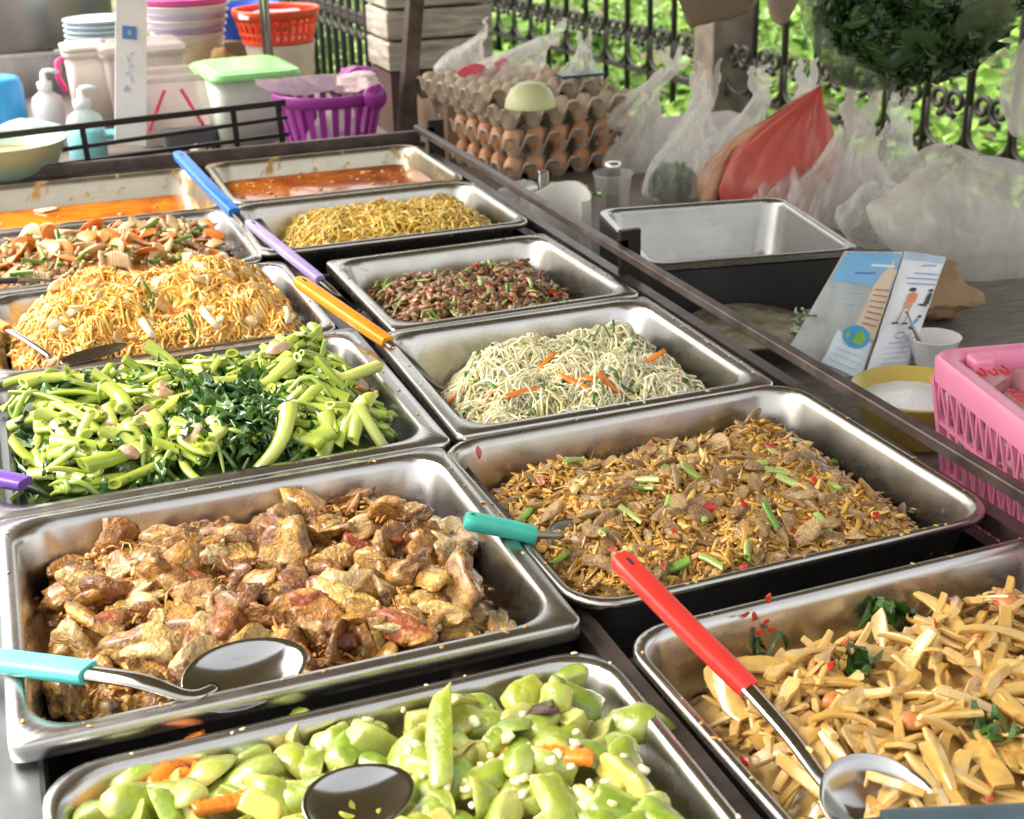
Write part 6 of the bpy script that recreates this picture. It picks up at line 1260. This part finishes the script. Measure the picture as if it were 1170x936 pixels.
# ---------------- yellow bowl of salt, white bowl
q = un(1036, 470, ZT+.04); root = empty('yellow_bowl', (q[0], q[1]-.015, ZT)); tag(root, 'yellow plastic bowl of white crystals next to the pink basket', 'bowl')
mb = MB(); lathe(mb, [(.06, 0), (.07, .01), (.094, .080), (.098, .085), (.094, .086), (.07, .015), (.002, .008)], n=44); mb.build('bowl_body', P_plain('mustard_yellow_plastic', (.6, .47, .12), .3), root)
mb = MB(); n_ = 30; a = np.linspace(0, 2*PI, n_, endpoint=False); V = []; F = []
for k in range(13):
    r = .086*k/12+.0008
    for x in a: V.append((r*math.cos(x), r*math.sin(x), (.062)+.016*math.exp(-(r/.04)**2)+.003*mnoise.noise(Vector((r*60*math.cos(x), r*60*math.sin(x), 1)))))
for k in range(12):
    for i in range(n_): j = (i+1) % n_; F.append([k*n_+i, k*n_+j, (k+1)*n_+j, (k+1)*n_+i])
mb.add(V, F); mb.build('white_crystals', plain('white_salt', (.85, .86, .88), .6, 0, 300, .85, 1.05, .6, .002), root)
q = un(1068, 410, ZT+.04); root = empty('white_bowl', (q[0]+.035, q[1]+.05, ZT)); tag(root, 'small white bowl with a dark spoon behind the yellow bowl', 'bowl')
mb = MB(); lathe(mb, [(.025, 0), (.03, .008), (.044, .058), (.046, .060), (.043, .060), (.029, .012), (.002, .008)], n=36); mb.build('bowl_body', P_plain('white_melamine', (.8, .8, .78), .25), root)
mb = MB(); tube(mb, [(-.02, .0, .03), (-.035, .01, .07), (-.05, .02, .105)], [.012, .008, .006], 8, flat=.4); o = mb.build('dark_spoon', M['steel_dark']); o.location = root.location; tag(o, 'dark metal spoon leaning in the small white bowl', 'spoon')
v, f = crump(131, (.09, .07, .055)); q = un(1085, 345, ZT+.05); put(MB().add(v, f), 'brown_parcel', plain('brown_wrapping', (.3, .19, .1), .7, 0, 10, .8, 1.1, .4), (q[0], q[1]+.05, ZT+.06), 'brown wrapped parcel between puffed bag and printed packets', 'parcel')

# ---------------- pink lattice basket
M['pink'] = P_plain('pink_plastic', (.78, .25, .40), .35)
RZ = .095; k0 = un(1062, 400, RZ); kf = un(1170, 484, RZ); kb = un(1168, 344, RZ)
ef = (kf-k0)[:2]; ef /= np.linalg.norm(ef); eb = np.array([-ef[1], ef[0]]); 
if eb@((kb-k0)[:2]) < 0: eb = -eb
print('pink basket', k0, ef, eb)
Wf, Wb = .48, .36; HB_ = RZ-ZT; root = empty('pink_basket', (k0[0], k0[1], ZT), math.atan2(ef[1], ef[0])); tag(root, 'pink plastic basket with zigzag lattice sides at the edge of the table', 'basket')
sg = 1 if (np.cross(np.append(ef, 0), np.append(eb, 0))[2] > 0) else -1
def L3(u_, v_, z): return np.array([u_, sg*v_, z])
ins_ = .022; rimH = .036
mb = MB(); rg = lambda o_, z, r=.03: np.array([L3(Wf/2+p[0], Wb/2+p[1], z) for p in rrect(Wf-2*o_, Wb-2*o_, r, 6)])
loft(mb, [rg(0, HB_-rimH), rg(-.002, HB_-.006), rg(.002, HB_), rg(.018, HB_+.001), rg(.022, HB_-.003), rg(.024, HB_-rimH+.006), rg(.022, HB_-rimH), rg(0, HB_-rimH)], False, False); o = mb.build('rim', M['pink'], root); sharp(o, 50)
mb = MB(); bot = .03
cs = [((0, 0), (1, 0)), ((1, 0), (1, 1)), ((1, 1), (0, 1)), ((0, 1), (0, 0))]
for (a0_, b0_), (a1_, b1_) in cs:
    def W_(t, s):            # t along the wall, s height 0..1, walls lean in
        i = ins_*(1-s)*1.3+.008; u0 = (i if a0_ == 0 else Wf-i); v0 = (i if b0_ == 0 else Wb-i); u1 = (i if a1_ == 0 else Wf-i); v1 = (i if b1_ == 0 else Wb-i)
        return L3(u0*(1-t)+u1*t, v0*(1-t)+v1*t, .003+s*(HB_-rimH))
    Lw = Wf if b0_ == b1_ else Wb; nz = int(Lw/.028)
    nrm = (np.cross(W_(1, 0)-W_(0, 0), (0, 0, 1))); nrm /= np.linalg.norm(nrm)
    for rowi, (s0_, s1_) in enumerate(((0, .36), (.36, .70), (.70, 1.02))):
        for i in range(nz):
            for (ta, tb_) in (((i)/nz, (i+.5)/nz), ((i+1)/nz, (i+.5)/nz)):
                if rowi % 2: ta, tb_ = tb_, ta
                bar(mb, W_(ta, s0_), W_(tb_, s1_), .005, .0035, up=tuple(nrm))
    for s_ in (0, .36, .70): bar(mb, W_(0, s_), W_(1, s_), .006, .007, up=tuple(nrm))
    bar(mb, W_(0, 0), W_(0, 1.0), .010, .010, up=tuple(nrm))
mb.add(*(lambda q_: (np.concatenate(q_.v), q_.f))(loft(MB(), [rg(.034, .0), rg(.034, .006)])))
mb.build('lattice_wall', M['pink'], root, False)
mb = MB(); box(mb, tuple(L3(.045, .03+.02, HB_-.02)), (.03, .03, .05)); o = mb.build('grip', M['pink'], root, False); bevel(o, .006)
ang_ = math.atan2(ef[1], ef[0]); R7 = np.random.default_rng(3)
M['redprint'] = P_plain('red_print', (.68, .02, .03), .3); M['pinkfilm'] = film('pinkish_film', (.85, .5, .52), .7, .15, 8, .3)
kk = 0
for i in range(6):
    for j in range(4):
        for lv in range(2):
            u_, v_ = .06+.075*i+R7.uniform(-.01, .01), .06+.075*j+R7.uniform(-.01, .01); z_ = ZT+HB_-.07+.035*lv+R7.uniform(-.008, .008)
            p = k0[:2]+ef*u_+eb*v_; v, f = chunk(140+kk, (.046, .036, .02), 2, .2, 1.5, 3); r_o = empty('sauce_sachet', (p[0], p[1], z_), rot=(R7.uniform(-.4, .4), R7.uniform(-.4, .4), R7.uniform(0, 6)))
            tag(r_o, 'clear pink tinted sachet with red lettering in the pink basket', 'sachet', 'red printed sachets in the pink basket')
            mb = MB(); mb.add(v, f); mb.build('sachet_body', M['pinkfilm'], r_o); mb = MB()
            for q_ in range(3):
                a = q_*.9-.9; tube(mb, [(-.02+.018*q_+.006*math.cos(t_*1.1), .010*math.sin(t_*1.1)-.002, .0215) for t_ in range(5)], .0022, 6, flat=.4)
            mb.build('red_lettering', M['redprint'], r_o); kk += 1

# ================================================================== light, sky, camera
w = bpy.data.worlds.new('World'); SC.world = w; w.use_nodes = True; nt = w.node_tree; bg = nt.nodes['Background']; sky = nt.nodes.new('ShaderNodeTexSky'); sky.sky_type = 'NISHITA'; sky.sun_disc = False
SUN_EL, SUN_AZ = 52, -62     # azimuth measured from +y towards +x
sky.sun_elevation = math.radians(SUN_EL); sky.sun_rotation = math.radians(SUN_AZ); sky.air_density = 1.2; sky.dust_density = 4; sky.ozone_density = .6
hs = nt.nodes.new('ShaderNodeHueSaturation'); hs.inputs['Saturation'].default_value = .3; nt.links.new(sky.outputs[0], hs.inputs['Color']); tn = nt.nodes.new('ShaderNodeMixRGB'); tn.blend_type = 'MULTIPLY'; tn.inputs[0].default_value = 1; tn.inputs[2].default_value = (1, .96, .9, 1); nt.links.new(hs.outputs[0], tn.inputs[1]); nt.links.new(tn.outputs[0], bg.inputs[0]); bg.inputs[1].default_value = .15
sd = bpy.data.lights.new('sun', 'SUN'); sd.energy = 1.1; sd.angle = math.radians(40); sd.color = (1, .95, .88); so = bpy.data.objects.new('sun', sd); COL.objects.link(so)
el, az = math.radians(SUN_EL), math.radians(SUN_AZ); dirv = Vector((math.sin(az)*math.cos(el), math.cos(az)*math.cos(el), math.sin(el))); so.rotation_euler = dirv.to_track_quat('Z', 'Y').to_euler(); so.location = dirv*8
cd = bpy.data.cameras.new('camera'); co = bpy.data.objects.new('camera', cd); COL.objects.link(co); SC.camera = co
cd.sensor_width = 36; cd.lens = 36*CF/1170; cd.clip_start = .02; cd.clip_end = 500
co.matrix_world = Matrix(((*[float(x) for x in (_R[0], _U[0], -_F[0])], 0), (*[float(x) for x in (_R[1], _U[1], -_F[1])], 0), (*[float(x) for x in (_R[2], _U[2], -_F[2])], CH), (0, 0, 0, 1)))
cd.dof.use_dof = True; cd.dof.focus_distance = 1.7*.77; cd.dof.aperture_fstop = 12
SC.view_settings.view_transform = 'Standard'; SC.view_settings.look = 'None'; SC.view_settings.exposure = 1.7; SC.view_settings.gamma = 1
SC.cycles.max_bounces = 10; SC.cycles.transparent_max_bounces = 14; SC.cycles.use_denoising = True; SC.cycles.caustics_reflective = False; SC.cycles.caustics_refractive = False
# everything above is laid out at 1.3 times life size: bring it to life size
S_ = .77
bpy.context.view_layer.update()
for o in list(SC.objects):
    if o.parent is None and o.type != 'LIGHT':
        o.location = o.location*S_
        if o.type != 'CAMERA': o.scale = o.scale*S_
